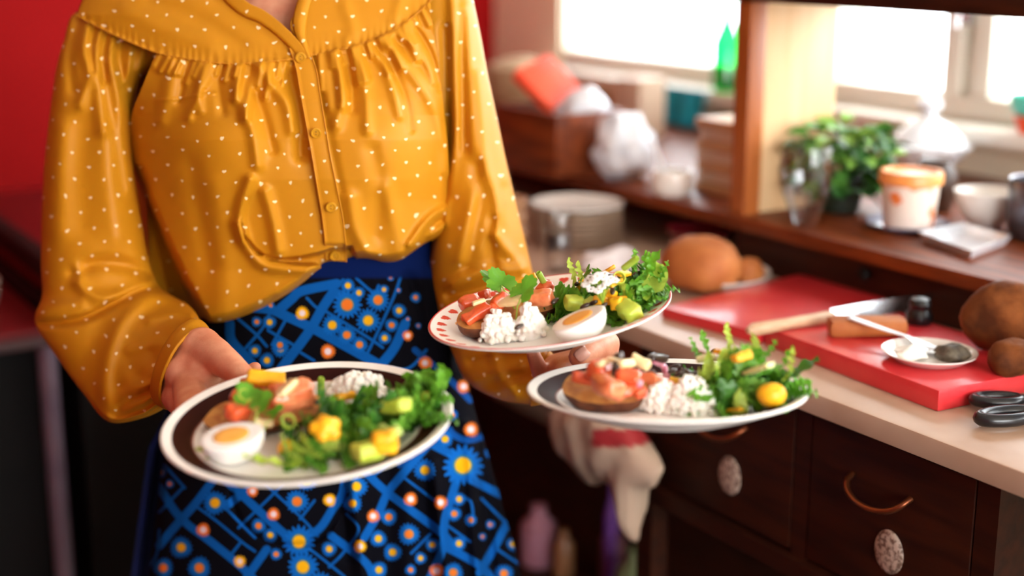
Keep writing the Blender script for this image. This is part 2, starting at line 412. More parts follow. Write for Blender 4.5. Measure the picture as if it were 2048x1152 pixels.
ll = MB().ball((0, 0, .042), .048, 3, (.85, 1.35, .95)).data('loaf', CRUST_D)
for v in ll.vertices: v.co.z = max(v.co.z, .0)
tag(link('dark_loaf', lumpy(lumpy(ll, .010, 22, 4), .003, 90, 4), None, (1.418, 1.110, .927), (0, 0, .5)), 'dark crusted loaf at the back corner of the red board', 'bread')
ll = MB().ball((0, 0, .02), .026, 3, (1.1, 1.2, .9)).data('loaf_piece', CRUST_D)
tag(link('loaf_piece', lumpy(lumpy(ll, .008, 40, 6), .003, 110, 6), None, (1.352, 1.052, .924), (0, 0, .5)), 'torn dark bread piece in front of the dark loaf', 'bread')
sz = empty('scissors', (1.242, 1.010, .9), 0)
tag(sz, 'black handled scissors lying on the worktop beside the red board', 'scissors')
def loop(cx, cy, rx, ry, rot, z):
    P = []
    for k in range(33):
        a = 2 * math.pi * k / 32; x = rx * math.cos(a); y = ry * math.sin(a)
        P.append((cx + x * math.cos(rot) - y * math.sin(rot), cy + x * math.sin(rot) + y * math.cos(rot), z))
    return P
MB().tube(loop(.048, .012, .026, .013, -.55, .012), .0065, 10, False).tube([(.07, -.002, .012), (.10, -.022, .011), (.125, -.04, .010)], [.0065, .007, .005], 10).obj('handle', BLACK_PL, sz)
MB().tube(loop(.012, -.032, .034, .014, -.25, .012), .0075, 10, False).tube([(.045, -.040, .012), (.085, -.040, .011), (.125, -.045, .010)], [.0075, .0075, .005], 10).obj('handle', BLACK_PL, sz)
for s in (-1, 1):
    MB().add([(.12, -.036 - .006 * s, .009 + s), (.12, -.048 - .006 * s, .009 + s), (.235, -.083 + .002 * s, .009 + s), (.12, -.036 - .006 * s, .011 + s), (.12, -.048 - .006 * s, .011 + s), (.235, -.083 + .002 * s, .011 + s)],
             [(0, 1, 2), (3, 5, 4), (0, 3, 4, 1), (1, 4, 5, 2), (2, 5, 3, 0)], Matrix.Translation((0, 0, -s + s * .0012))).obj('blade', CHROME, sz, smooth=False)
ORD = ['lowest', 'second from the bottom', 'third from the bottom', 'fourth from the bottom', 'fifth from the bottom', 'sixth from the bottom', 'seventh from the bottom', 'topmost']
# stacked small plates, glasses and jars at the far end
for i in range(8):
    o = latheobj('small_plate', plate_prof(.083 - .001 * (i % 2), .010), STONEW if i < 7 else PORC, loc=(1.395 + .002 * math.sin(i * 2), 2.03 + .002 * math.cos(i * 3), .9 + i * .0088), seg=44) if i in (0, 7) else link('small_plate', bpy.data.meshes['small_plate'], None, (1.395 + .002 * math.sin(i * 2), 2.03 + .002 * math.cos(i * 3), .9 + i * .0088))
    if i == 7: tag(o, 'pale top plate of the stack on the far worktop', 'plate', 'stacked small plates')
    else: tag(o, 'beige small plate, ' + ORD[i] + ' of the far worktop stack', 'plate', 'stacked small plates')
def tumbler(name, x, y, z, r, h, label, cat, grp=None, m=None):
    o = latheobj(name, [(0, .004), (r * .72, .004), (r * .96, h), (r, h + .001), (r * 1.02, h), (r * .8, 0), (0, 0)], m or GLASS, loc=(x, y, z), seg=32)
    return tag(o, label, cat, grp)
tumbler('tumbler', 1.248, 1.865, .9, .026, .062, 'clear tumbler in front of the plate stack, lower of two nested', 'glass', 'tumblers by the plate stack')
tumbler('tumbler', 1.248, 1.865, .9345, .026, .062, 'clear tumbler in front of the plate stack, upper of two nested', 'glass', 'tumblers by the plate stack')
BROWNC = mat('brown stoneware', lin(170, 128, 96), .35, lin(146, 104, 74), 12)
for i in range(4):
    o = tumbler('stoneware_cup', 1.205, 1.945, .9 + i * .026, .03, .034, 'brown stoneware cup beside the clear tumblers, ' + ('lowest of its stack', 'second from the bottom', 'third from the bottom', 'topmost of its stack')[i], 'cup', 'stacked brown cups', BROWNC)
o = latheobj('wine_glass', [(0, .002), (.028, .001), (.03, .0), (.0305, .002), (.006, .006), (.004, .012), (.004, .075), (.012, .085), (.03, .105), (.034, .14), (.029, .18), (.028, .18), (.033, .14), (.028, .107), (0, .083)], GLASS, loc=(1.33, 2.30, .9), seg=36)
tag(o, 'stemmed clear glass standing beside the mustard sleeve', 'glass')
o = latheobj('water_jug', [(0, .003), (.034, .003), (.045, .03), (.042, .07), (.03, .1), (.034, .125), (.036, .125), (.032, .1), (.045, .07), (.047, .03), (.036, 0), (0, 0)], GLASS, loc=(1.30, 2.16, .9), seg=36)
tag(o, 'round clear glass jug behind the brown cups', 'jug')
CLOTH = mat('pale kitchen cloth', lin(222, 212, 210), .8, lin(206, 194, 194), 30, bump=.3)
cm = MB().ball((0, 0, .012), .05, 4, (1.1, .8, .5)).data('cloth', CLOTH)
for v in cm.vertices: v.co.z = max(v.co.z, 0)
tag(link('crumpled_cloth', lumpy(cm, .014, 26, 3), None, (1.30, 1.80, .906)), 'crumpled pale cloth on the worktop behind the heart plate', 'cloth')
o = latheobj('dark_red_bowl', [(0, .004), (.03, .006), (.055, .045), (.057, .045), (.035, .003), (.025, 0), (0, 0)], mat('dark red glaze', lin(110, 20, 28), .3, lin(88, 14, 20), 8), loc=(1.52, 1.84, .9), seg=36)
tag(o, 'dark red bowl in the shade under the ledge', 'bowl')

# ------------------------------------------------------------------ things on the raised ledge
LZ = .99
cr = empty('wooden_crate', (1.53, 2.285, LZ))
tag(cr, 'reddish wooden crate of bags at the far end of the ledge', 'crate')
boxobj('side', WOOD_RED, -.08, -.068, -.11, .11, 0, .115, cr, .002); boxobj('side', WOOD_RED, .068, .08, -.11, .11, 0, .115, cr, .002)
boxobj('end', WOOD_RED, -.068, .068, -.11, -.098, 0, .115, cr, .002); boxobj('end', WOOD_RED, -.068, .068, .098, .11, 0, .115, cr, .002)
boxobj('bottom', WOOD_DARK, -.068, .068, -.098, .098, 0, .008, cr)
ORG = mat('orange red packet', lin(236, 84, 44), .45, lin(222, 66, 34), 12, bump=.2)
cm = MB().box(-.055, .055, -.06, .06, -.012, .012, bev=.008).data('packet', ORG)
tag(link('orange_packet', lumpy(cm, .006, 25, 2), None, (1.53, 2.317, LZ + .150), (.75, -.25, .35)), 'orange red packet leaning in the wooden crate', 'packet')
PLB = mat('white plastic bag', lin(232, 234, 238), .35, lin(206, 214, 226), 22, bump=.3)
PLB2 = mat('beige paper', lin(214, 186, 164), .6, lin(200, 170, 146), 12)
for i, (x, y, z, r, sq, m, lab) in enumerate([(1.545, 2.225, LZ + .105, .062, (.9, .7, .75), PLB, 'white crumpled plastic bag filling the wooden crate'),
                                             (1.548, 2.098, LZ + .062, .062, (.9, .9, 1.0), PLB, 'white crumpled plastic bag beside the wooden crate')]):
    cm = MB().ball((0, 0, 0), r, 4, sq).data('bag', m)
    tag(link('plastic_bag', lumpy(cm, .016, 24, i + 8), None, (x, y, z)), lab, 'bag', 'bags on the ledge')
tag(boxobj('paper_box', PLB2, -.05, .05, -.035, .035, 0, .13, bev=.006, loc=(1.92, 2.545, LZ), rot=(0, 0, .3)), 'peach coloured paper box standing behind the white jar', 'box')
tag(boxobj('brown_box', mat('brown board', lin(150, 120, 100), .6, lin(134, 104, 84), 12), -.06, .06, -.05, .05, 0, .045, bev=.006, loc=(1.80, 2.05, LZ), rot=(0, 0, .2)), 'low brown box behind the white jar of the ledge', 'box')
bk = latheobj('bread_basket', [(0, .004), (.07, .004), (.09, .04), (.10, .09), (.085, .13), (.03, .15), (0, .152)], mat('beige woven cover', lin(176, 146, 112), .75, lin(156, 126, 92), 40, bump=.4), loc=(1.85, 2.93, LZ), seg=40)
tag(bk, 'rounded beige covered basket in the far corner', 'basket')
jr = latheobj('white_jar', [(0, .004), (.028, .004), (.033, .012), (.034, .036), (.031, .042), (.033, .042), (.037, .036), (.036, .010), (.03, 0), (0, 0)], PORC, loc=(1.525, 1.925, LZ), seg=36)
tag(jr, 'low white jar holding a spoon on the ledge edge', 'jar')
tag(MB().tube([(0, 0, 0), (-.012, .02, .05), (-.02, .035, .085)], [.004, .0045, .006], 8).obj('jar_spoon', WSP, None, (1.525, 1.925, LZ + .008)), 'pale spoon handle standing in the low white jar', 'spoon')
TRY = [mat('tray brown', lin(206, 160, 116), .5, lin(190, 142, 98), 12), mat('tray tan', lin(222, 196, 176), .5, lin(206, 178, 154), 12)]
for i in range(7):
    o = boxobj('stacked_tray', TRY[i % 2], -.075, .075, -.06, .06, 0, .018, bev=.004, loc=(1.66 + .004 * math.sin(i * 3), 1.875 + .004 * math.cos(i * 2), LZ + .0185 * i), rot=(0, 0, .03 * math.sin(i * 5)))
    tag(o, 'brown flat tray, ' + (ORD[i] if i < 6 else 'topmost') + ' of the stack beside the post', 'tray', 'stack of trays by the post')
TEAL = mat('teal towel', lin(0, 140, 160), .8, lin(0, 122, 146), 20, bump=.2)
V = []; Fc = []
for i in range(17):
    for j in range(9):
        u = i / 16; v = j / 8
        V.append((.012 * math.sin(u * 11) * (.3 + v), (u - .5) * (.15 - .04 * v * v), -.085 * v if v > 0 else .004))
for i in range(16):
    for j in range(8): Fc.append((i * 9 + j, i * 9 + j + 1, i * 9 + 10 + j, i * 9 + 9 + j))
tw = link('teal_towel', mesh_np('teal_towel', V, Fc, TEAL), None, (2.068, 2.575, SILL - .004)); md = tw.modifiers.new('thick', 'SOLIDIFY'); md.thickness = .004
tag(tw, 'teal towel hanging from the window sill', 'towel')
GREENG = mat_glass('green bottle glass', (0.02, 0.62, 0.22, 1), 0.06)
bt = latheobj('green_bottle', [(0, .003), (.026, .003), (.030, .008), (.030, .11), (.012, .155), (.011, .19), (.014, .19), (.014, .2), (0, .2)], GREENG, loc=(2.105, 2.475, SILL), seg=28)
tag(bt, 'green glass bottle on the window sill behind the post', 'bottle')
# right of the post
wg = latheobj('stemless_glass', [(0, .004), (.010, .005), (.02, .02), (.034, .05), (.041, .085), (.037, .125), (.038, .126), (.0385, .125), (.0425, .085), (.0355, .05), (.022, .018), (.016, 0), (0, 0)], GLASS, loc=(1.525, 1.595, LZ), seg=48)
tag(wg, 'clear tapered drinking glass at the ledge edge', 'glass')
pt = empty('potted_herb', (1.655, 1.652, LZ))
tag(pt, 'bushy green potted herb behind the clear glass', 'plant')
latheobj('pot', [(0, .003), (.032, .003), (.04, .055), (.043, .055), (.043, .06), (.038, .06), (.036, .05), (0, .048)], mat('dark green pot', lin(30, 44, 30), .5, lin(24, 36, 24), 10), pt, seg=28)
HERB = [mat('herb green', lin(72, 132, 44), .5, lin(98, 156, 58), 40), mat('herb light green', lin(130, 178, 70), .5, lin(158, 198, 96), 40), mat('herb dark green', lin(42, 92, 34), .5, lin(58, 112, 42), 40)]
def blade_mesh(name, m, L, Wd, bend=.3, nu=4, nv=6):
    V = []; Fc = []
    for j in range(nv + 1):
        v = j / nv; wv = Wd * math.sin(math.pi * min(1, .08 + v * .92)) ** .8
        for i in range(nu + 1):
            u = i / nu * 2 - 1
            V.append((u * wv, L * v * math.cos(bend * v), L * v * math.sin(bend * v) * .8 + abs(u) * wv * .35))
    for j in range(nv):
        for i in range(nu): Fc.append((j * (nu + 1) + i, j * (nu + 1) + i + 1, (j + 1) * (nu + 1) + i + 1, (j + 1) * (nu + 1) + i))
    return mesh_np(name, V, Fc, m)
hl = [blade_mesh('leaf', HERB[k % 3], .026 + .004 * k, .011 + .001 * k, -.5) for k in range(6)]
for i in range(230):
    a = rnd.uniform(0, 2 * math.pi); hh = rnd.uniform(0, 1); rr = (.046 + .036 * hh ** .5) * math.sqrt(rnd.uniform(.25, 1))
    o = link('leaf', hl[rnd.choice([0, 3, 2, 5, 1, 4] if hh > .5 else [0, 2, 3, 5])], pt, (rr * math.cos(a) * 1.0, min(.024, rr * math.sin(a) * .95), .03 + .125 * hh * (1 - .35 * (rr / .08) ** 2)), (rnd.uniform(-.3, .9), rnd.uniform(-.5, .5), a - HP + rnd.uniform(-.9, .9)))
st = MB()
for i in range(22):
    a = rnd.uniform(0, 6.283); r0 = rnd.uniform(.003, .028); r1 = r0 * 2.0
    st.tube([(r0 * math.cos(a), r0 * math.sin(a), .045), (r1 * math.cos(a), r1 * math.sin(a), .12)], .0012, 5, False)
st.obj('stem', HERB[2], pt)
sc2 = latheobj('saucer', [(0, .003), (.04, .003), (.05, .005), (.062, .012), (.0635, .0125), (.0635, .011), (.05, .002), (.035, 0), (0, 0)], mat('grey blue glaze', lin(150, 150, 172), .2, lin(130, 130, 156), 10, coat=.3), loc=(1.645, 1.495, LZ), seg=44)
tag(sc2, 'grey blue saucer under the orange lidded tub', 'saucer')
tu = empty('plastic_tub', (1.645, 1.495, LZ + .003))
tag(tu, 'white plastic tub with an orange rim and orange print on the ledge', 'tub')
latheobj('body', [(0, 0), (.036, 0), (.038, .003), (.043, .066), (.043, .07), (0, .07)], mat('printed white plastic', lin(244, 226, 210), .4, lin(240, 130, 60), 26, lo=.56, hi=.62, detail=1), tu, seg=36)
latheobj('lid', [(0, .084), (.038, .084), (.040, .088), (.046, .088), (.048, .084), (.048, .070), (.045, .068), (0, .068)], mat('orange plastic', lin(250, 168, 92), .35, lin(244, 150, 74), 12), tu, seg=36)
sb = empty('sugar_bowl', (1.99, 1.775, LZ))
tag(sb, 'shiny glass bowl with a knobbed lid behind the tub', 'bowl')
SHINY = mat('bright pressed glass', lin(238, 242, 246), .06, lin(226, 232, 240), 16, coat=.6, bump=.5, bscale=60)
latheobj('bowl', [(0, .02), (.03, .02), (.036, .024), (.062, .05), (.075, .066), (.078, .07), (.072, .072), (.03, .03), (.026, .018), (.04, .002), (.038, 0), (0, 0)], SHINY, sb, seg=40, wob=lambda a, z: .03 * math.sin(12 * a))
latheobj('lid', [(.070, .072), (.062, .084), (.036, .108), (.014, .118), (.010, .124), (.020, .134), (.022, .145), (.012, .155), (0, .157)], SHINY, sb, seg=40)
pm = latheobj('brown_jar', [(0, .003), (.03, .003), (.038, .03), (.036, .06), (.024, .08), (.026, .085), (0, .088)], mat('dark brown glaze', lin(58, 38, 28), .4, lin(84, 56, 40), 10), loc=(1.80, 1.585, LZ), seg=32)
tag(pm, 'dark brown jar between the tub and the white bowl', 'jar')
wbw = latheobj('mixing_bowl', [(0, .006), (.022, .007), (.04, .028), (.05, .056), (.053, .056), (.044, .026), (.026, .003), (.02, 0), (0, 0)], PORC, loc=(1.765, 1.445, LZ), seg=44)
tag(wbw, 'white bowl on the ledge left of the dark steel pot', 'bowl')
pot = latheobj('steel_pot', [(0, .005), (.052, .006), (.060, .014), (.062, .085), (.065, .088), (.066, .084), (.064, .012), (.055, 0), (0, 0)], STEEL_DK, loc=(1.775, 1.335, LZ), seg=44)
tag(pot, 'dark steel pot at the end of the ledge', 'pot')
q = [Vector(onz(*p, LZ)) for p in ((1835, 482), (1925, 462), (2022, 490), (1942, 522))]
ctr = sum(q, Vector()) / 4
def shell(pts, h, ins):
    vs = []
    for z, k in ((0, .86), (h, 1.0), (h, .93), (.003, .80)):
        for p in pts: vs.append(tuple((p - ctr) * k + Vector((0, 0, z))))
    fs = [(0, 3, 2, 1)] + [(r * 4 + k, r * 4 + (k + 1) % 4, r * 4 + 4 + (k + 1) % 4, r * 4 + 4 + k) for r in range(3) for k in range(4)] + [(12, 13, 14, 15)]
    return MB().add(vs, fs)
FOIL = mat('bright foil', (0.86, 0.88, 0.92, 1), .22, (0.76, 0.80, 0.86, 1), 30, metal=.35, bump=.4, bscale=50)
ft = shell(q, .014, .1).obj('foil_tray', FOIL, None, ctr, smooth=False)
tag(ft, 'square bright foil tray overhanging the ledge edge', 'tray')
p = onx(2028, 236, 2.095)
ob = latheobj('sill_bowl', [(0, .003), (.022, .003), (.034, .03), (.036, .032), (.037, .030), (.024, 0), (0, 0)], mat('orange red glaze', lin(250, 92, 50), .35, lin(240, 78, 40), 9), loc=(2.115, p[1] - .028, SILL), seg=32)
tag(ob, 'orange red bowl on the window sill', 'bowl', 'bowls on the sill')
tb2 = latheobj('sill_bowl', [(0, .003), (.03, .003), (.040, .018), (.042, .035), (.044, .037), (.045, .035), (.042, .016), (.032, 0), (0, 0)], mat('teal glaze', lin(92, 214, 190), .35, lin(70, 198, 176), 9), loc=(2.115, p[1] - .028, SILL + .0325), seg=32)
tag(tb2, 'teal bowl stacked on the orange red one', 'bowl', 'bowls on the sill')

# ------------------------------------------------------------------ under the worktop
tag(boxobj('low_shelf', WOOD_DARK, 1.25, 1.8, 1.6, 3.3, .26, .28, bev=.003), 'dark low shelf board under the far worktop', 'shelf')
for dy in (1.66, 3.2):
    for dx in (1.28, 1.72):
        MB().box(dx - .02, dx + .02, dy - .02, dy + .02, 0, .26).obj('leg', WOOD_DARK, bpy.data.objects['low_shelf'])
def bottle(x, y, r, h, c, label):
    m = mat('bottle ' + label, c, .3, tuple(k * .8 for k in c[:3]) + (1,), 9)
    e = empty('bottle', (x, y, .28)); tag(e, label, 'bottle')
    latheobj('body', [(0, 0), (r * .92, 0), (r, .006), (r, h * .68), (r * .45, h * .84), (r * .38, h * .92), (0, h * .92)], m, e, seg=24)
    latheobj('cap', [(0, h * .92), (r * .45, h * .92), (r * .45, h), (0, h)], m, e, seg=20)
bottle(1.35, 2.075, .034, .115, lin(200, 140, 160), 'pink bottle standing on the low shelf nearest the skirt')
bottle(1.36, 2.005, .02, .09, lin(170, 120, 80), 'small amber bottle on the low shelf beside the pink one')
bottle(1.40, 1.915, .013, .21, lin(120, 70, 160), 'tall purple bottle under the white plastic bag')
bottle(1.37, 1.80, .034, .13, lin(120, 130, 90), 'greenish bottle on the low shelf below the white bag')
bottle(1.42, 1.935, .024, .12, lin(110, 60, 70), 'dull red bottle at the back of the low shelf')
# plastic bag hanging from the rail
hb = MB().ball((0, 0, 0), 1, 5).data('bag', None)
cols = []
for v in hb.vertices:
    d = v.co.copy()
    z = d.z; wy = .135 * (1 - .42 * max(0, z))
    y = d.y * wy; x = d.x * .036
    zz = -.01 + z * .062 - .012 * (y > 0) * max(0, -z)
    if z < -.15: zz -= .10 * ((-z - .15) / .85) ** .8 * max(0, 1 - ((y + .062 - .02 * z) / .019) ** 2)
    v.co = Vector((x, y, zz)) + mnoise.noise_vector(Vector((x, y, zz)) * 26) * .008
    red = (-.115 < v.co.y < -.025 and .0 < v.co.z + .25 * v.co.y + .012 < .026)
    cols.append(lin(176, 52, 56) if red else lin(206, 180, 156))
ca = hb.color_attributes.new('print', 'FLOAT_COLOR', 'POINT'); ca.data.foreach_set('color', np.array(cols, np.float32).ravel())
hb.materials.append(mat_attr('printed plastic bag', .5, bump=.35))
hp = onx(1205, 905, 1.15)
tag(link('carrier_bag', hb, None, (1.142, hp[1] - .01, hp[2] + .035)), 'pale carrier bag with a red print hanging under the worktop edge', 'bag')

# ------------------------------------------------------------------ plates: positions and axes
CR = RV; CU = np.array([0, 0, cT]) + FV * sT; CFW = FV * cT - np.array([0, 0, sT])
class PlateFrame:
    """a plate's own frame: rim centre seen at px, py at axis depth zc, tilted by roll and seen el degrees from above"""
    def __init__(s, px, py, zc, roll, el, R):
        c = CAMP + ray(px, py) * zc; d = c - CAMP; d /= np.linalg.norm(d)
        ph = math.radians(roll); e = math.radians(el)
        e1 = math.cos(ph) * CR + math.sin(ph) * CU; e1 -= d * (e1 @ d); e1 /= np.linalg.norm(e1)
        p = np.cross(e1, d); e2 = d * math.cos(e) + p * math.sin(e); n = np.cross(e1, e2)
        s.e1, s.e2, s.n, s.k = e1, e2, n, R / .135
        s.o = c - n * .0245 * s.k
    def W(s, x, y, z): return s.o + x * s.e1 + y * s.e2 + z * s.n
    def at(s, px, py, h=.0065):
        r = ray(px, py); q = s.o + s.n * h - CAMP
        P = CAMP + r * ((q @ s.n) / (r @ s.n)); v = P - s.o
        return float(v @ s.e1), float(v @ s.e2)
    def M(s):
        m = Matrix.Identity(4)
        for i in range(3):
            m[i][0], m[i][1], m[i][2], m[i][3] = s.e1[i], s.e2[i], s.n[i], s.o[i]
        return m
PL = PlateFrame(616, 834, 1.335, 6.8, 24.0, .135)
PU = PlateFrame(1098, 615, 1.520, 8.3, 16.4, .130)
PR = PlateFrame(1333, 773, 1.385, -0.8, 12.8, .135)

# ------------------------------------------------------------------ the person
PA, PB = -.27, 1.80
root_w = PA * RV + PB * FV
person = empty('person', tuple(root_w), -YAW)
tag(person, 'person in a mustard heart-print blouse and blue flower skirt carrying three plates of food', 'person')
def loc_abz(P):   # a,b,z -> person frame
    P = np.asarray(P, float); return P - np.array([PA, PB, 0])
def S(px, py, b): return loc_abz(abz(px, py, b))
def loc_w(P):
    P = np.asarray(P, float); return np.array([P @ RV - PA, P @ FV - PB, P[2]])

def catmull(pts, n):
    P = np.asarray(pts, float); m = len(P)
    if m == 2:
        t = np.linspace(0, 1, n)[:, None]; return P[0] * (1 - t) + P[1] * t
    E = np.vstack([2 * P[0] - P[1], P, 2 * P[-1] - P[-2]]); out = []
    for i in range(m - 1):
        p0, p1, p2, p3 = E[i:i + 4]
        for t in np.linspace(0, 1, 24, endpoint=False):
            out.append(.5 * (2 * p1 + (p2 - p0) * t + (2 * p0 - 5 * p1 + 4 * p2 - p3) * t * t + (3 * p1 - p0 - 3 * p2 + p3) * t ** 3))
    out.append(P[-1]); out = np.array(out)
    L = np.r_[0, np.cumsum(np.linalg.norm(np.diff(out[:, :2], axis=0), axis=1))]
    q = np.linspace(0, L[-1], n)
    return np.stack([np.interp(q, L, out[:, k]) for k in range(out.shape[1])], 1)
def coons(b, t, l, r, nu, nv):
    """bottom, top (left to right), left, right (bottom to top) curves -> nv x nu x 2"""
    B = catmull(b, nu); T = catmull(t, nu); Lf = catmull(l, nv); Rt = catmull(r, nv)
    u = np.linspace(0, 1, nu)[None, :, None]; v = np.linspace(0, 1, nv)[:, None, None]
    return (1 - v) * B[None] + v * T[None] + (1 - u) * Lf[:, None] + u * Rt[:, None] - ((1 - u) * (1 - v) * B[0] + u * (1 - v) * B[-1] + (1 - u) * v * T[0] + u * v * T[-1])
def grid_faces(nu, nv, wrap=False):
    i = np.arange(nv - 1)[:, None]; j = np.arange(nu if wrap else nu - 1)[None, :]; j2 = (j + 1) % nu
    return np.stack([i * nu + j, i * nu + j2, (i + 1) * nu + j2, (i + 1) * nu + j], -1).reshape(-1, 4)
def segdist(X, Y, pts):
    D = np.full(X.shape, 1e9); 
    P = catmull(pts, max(12, 6 * len(pts))) if len(pts) > 2 else np.asarray(pts, float)
    for (x0, y0), (x1, y1) in zip(P[:-1], P[1:]):
        dx, dy = x1 - x0, y1 - y0; L2 = dx * dx + dy * dy + 1e-9
        t = np.clip(((X - x0) * dx + (Y - y0) * dy) / L2, 0, 1)
        D = np.minimum(D, np.hypot(X - x0 - t * dx, Y - y0 - t * dy))
    return D
def inpoly(X, Y, pts):
    P = np.asarray(pts, float); ins = np.zeros(X.shape, bool); n = len(P); D = segdist(X, Y, [tuple(p) for p in P[:2]])
    for i in range(n):
        (x0, y0), (x1, y1) = P[i], P[(i + 1) % n]
        c = ((y0 > Y) != (y1 > Y)) & (X < (x1 - x0) * (Y - y0) / (y1 - y0 + 1e-12) + x0); ins ^= c
        D = np.minimum(D, segdist(X, Y, [(x0, y0), (x1, y1)]))
    return np.where(ins, D, -D)
def sstep(x, a, b):
    t = np.clip((x - a) / (b - a), 0, 1); return t * t * (3 - 2 * t)
def wrinkle(X, Y, seed, amp=.0016):
    g_ = np.random.RandomState(seed); H = 0 * X
    for i in range(14):
        kx = g_.uniform(.02, .085) * g_.choice([-1, 1]); ky = g_.uniform(-.014, .014); p_ = g_.uniform(0, 6.28, 3)
        H = H + np.sin(kx * X + ky * Y + p_[0] + 1.2 * np.sin(Y * .011 + p_[1]) + .8 * np.sin(X * .013 + p_[2])) * .035 / (abs(kx) + .02) * g_.uniform(.3, 1) / 3
    return amp * H
def folds(X, Y, strokes, kw=1.12, ka=1.0):
    """height towards the viewer's side (m) of a set of cloth folds: (points, width, height)"""
    H = np.zeros(X.shape)
    for pts, wd, amp in strokes:
        wd = wd * kw; amp = amp * ka
        xs = [p[0] for p in pts]; ys = [p[1] for p in pts]
        m = (X > min(xs) - 4 * wd) & (X < max(xs) + 4 * wd) & (Y > min(ys) - 4 * wd) & (Y < max(ys) + 4 * wd)
        if m.any():
            d = segdist(X[m], Y[m], pts); H[m] += amp * np.exp(-(d / wd) ** 2)
    return H

# fabric with small printed hearts
def blouse_mat():
    m = mat('mustard satin', lin(216, 150, 16), 0.52, spec=.28)
    nt = m.node_tree; N = nt.nodes; L = nt.links; p = N['Principled BSDF']
    def math_(op, a, b=None, c=None):
        n = N.new('ShaderNodeMath'); n.operation = op
        for i, x in enumerate((a, b, c)):
            if x is None: continue
            if isinstance(x, (int, float)): n.inputs[i].default_value = x
            else: L.new(x, n.inputs[i])
        return n.outputs[0]
    uv = N.new('ShaderNodeUVMap'); uv.uv_map = 'UVMap'
    nz = N.new('ShaderNodeTexNoise'); nz.inputs['Scale'].default_value = 14; nz.inputs['Detail'].default_value = 1
    L.new(uv.outputs[0], nz.inputs['Vector'])
    sp = N.new('ShaderNodeSeparateXYZ'); L.new(uv.outputs[0], sp.inputs[0])
    sn = N.new('ShaderNodeSeparateColor'); L.new(nz.outputs['Color'], sn.inputs[0])
    x = math_('MULTIPLY_ADD', sn.outputs[0], .034, sp.outputs[0]); y = math_('MULTIPLY_ADD', sn.outputs[1], .034, sp.outputs[1])
    mask = None
    for off in (0.0, 0.5):
        fx = math_('SUBTRACT', math_('FRACT', math_('MULTIPLY_ADD', x, 1 / .031, off + 40)), .5)
        fy = math_('SUBTRACT', math_('FRACT', math_('MULTIPLY_ADD', y, 1 / .036, off + 40)), .5)
        hx = math_('MULTIPLY', fx, .031 / .0019); hy = math_('MULTIPLY', fy, .036 / .0019)
        hx2 = math_('MULTIPLY', hx, hx); hy2 = math_('MULTIPLY', hy, hy)
        q = math_('SUBTRACT', math_('ADD', hx2, hy2), .8)
        q3 = math_('MULTIPLY', math_('MULTIPLY', q, q), q)
        h = math_('SUBTRACT', q3, math_('MULTIPLY', hx2, math_('MULTIPLY', hy2, hy)))
        k = math_('LESS_THAN', h, 0.0)
        mask = k if mask is None else math_('MAXIMUM', mask, k)
    mx = N.new('ShaderNodeMix'); mx.data_type = 'RGBA'
    mx.inputs['A'].default_value = lin(198, 132, 20); mx.inputs['B'].default_value = lin(238, 212, 164)
    L.new(mask, mx.inputs['Factor']); L.new(mx.outputs['Result'], p.inputs['Base Color'])
    return m
BLOUSE = blouse_mat()
PLAIN = mat('mustard satin trim', lin(198, 132, 20), .52, lin(198, 134, 22), 30, spec=.28)
THREAD = mat('mustard thread', lin(196, 124, 10), .6, lin(206, 136, 20), 90)
UVK = 1.68 / FPX

XC = lambda y: np.interp(y, [-140, 100, 400, 640, 1200], [540, 575, 600, 640, 660])
HWD = lambda y: np.interp(y, [-140, 30, 110, 230, 400, 640], [330, 432, 400, 338, 322, 330])
DEP = lambda y: np.interp(y, [-160, -60, 0, 60, 110, 200, 280, 360, 460, 540, 640], [.02, .065, .09, .11, .125, .155, .172, .172, .160, .150, .148])
def torso_depth(X, Y):
    t = (X - XC(Y)) / HWD(Y)
    D = 1.80 - DEP(Y) * np.sqrt(np.clip(1 - np.abs(t) ** 2.3, 0, 1))
    D -= .020 * np.exp(-((X - 430) / 115) ** 2 - ((Y - 285) / 120) ** 2) + .022 * np.exp(-((X - 780) / 95) ** 2 - ((Y - 275) / 120) ** 2)
    return D
SEAM = [(152, 31), (190, 52), (240, 76), (313, 106), (372, 118), (428, 126), (480, 128), (540, 124), (600, 117), (622, 112), (700, 95), (760, 75), (800, 53), (838, 25), (872, -8)]
SC = catmull(SEAM, 400)
def seam_y(X): return np.interp(X, SC[:, 0], SC[:, 1])

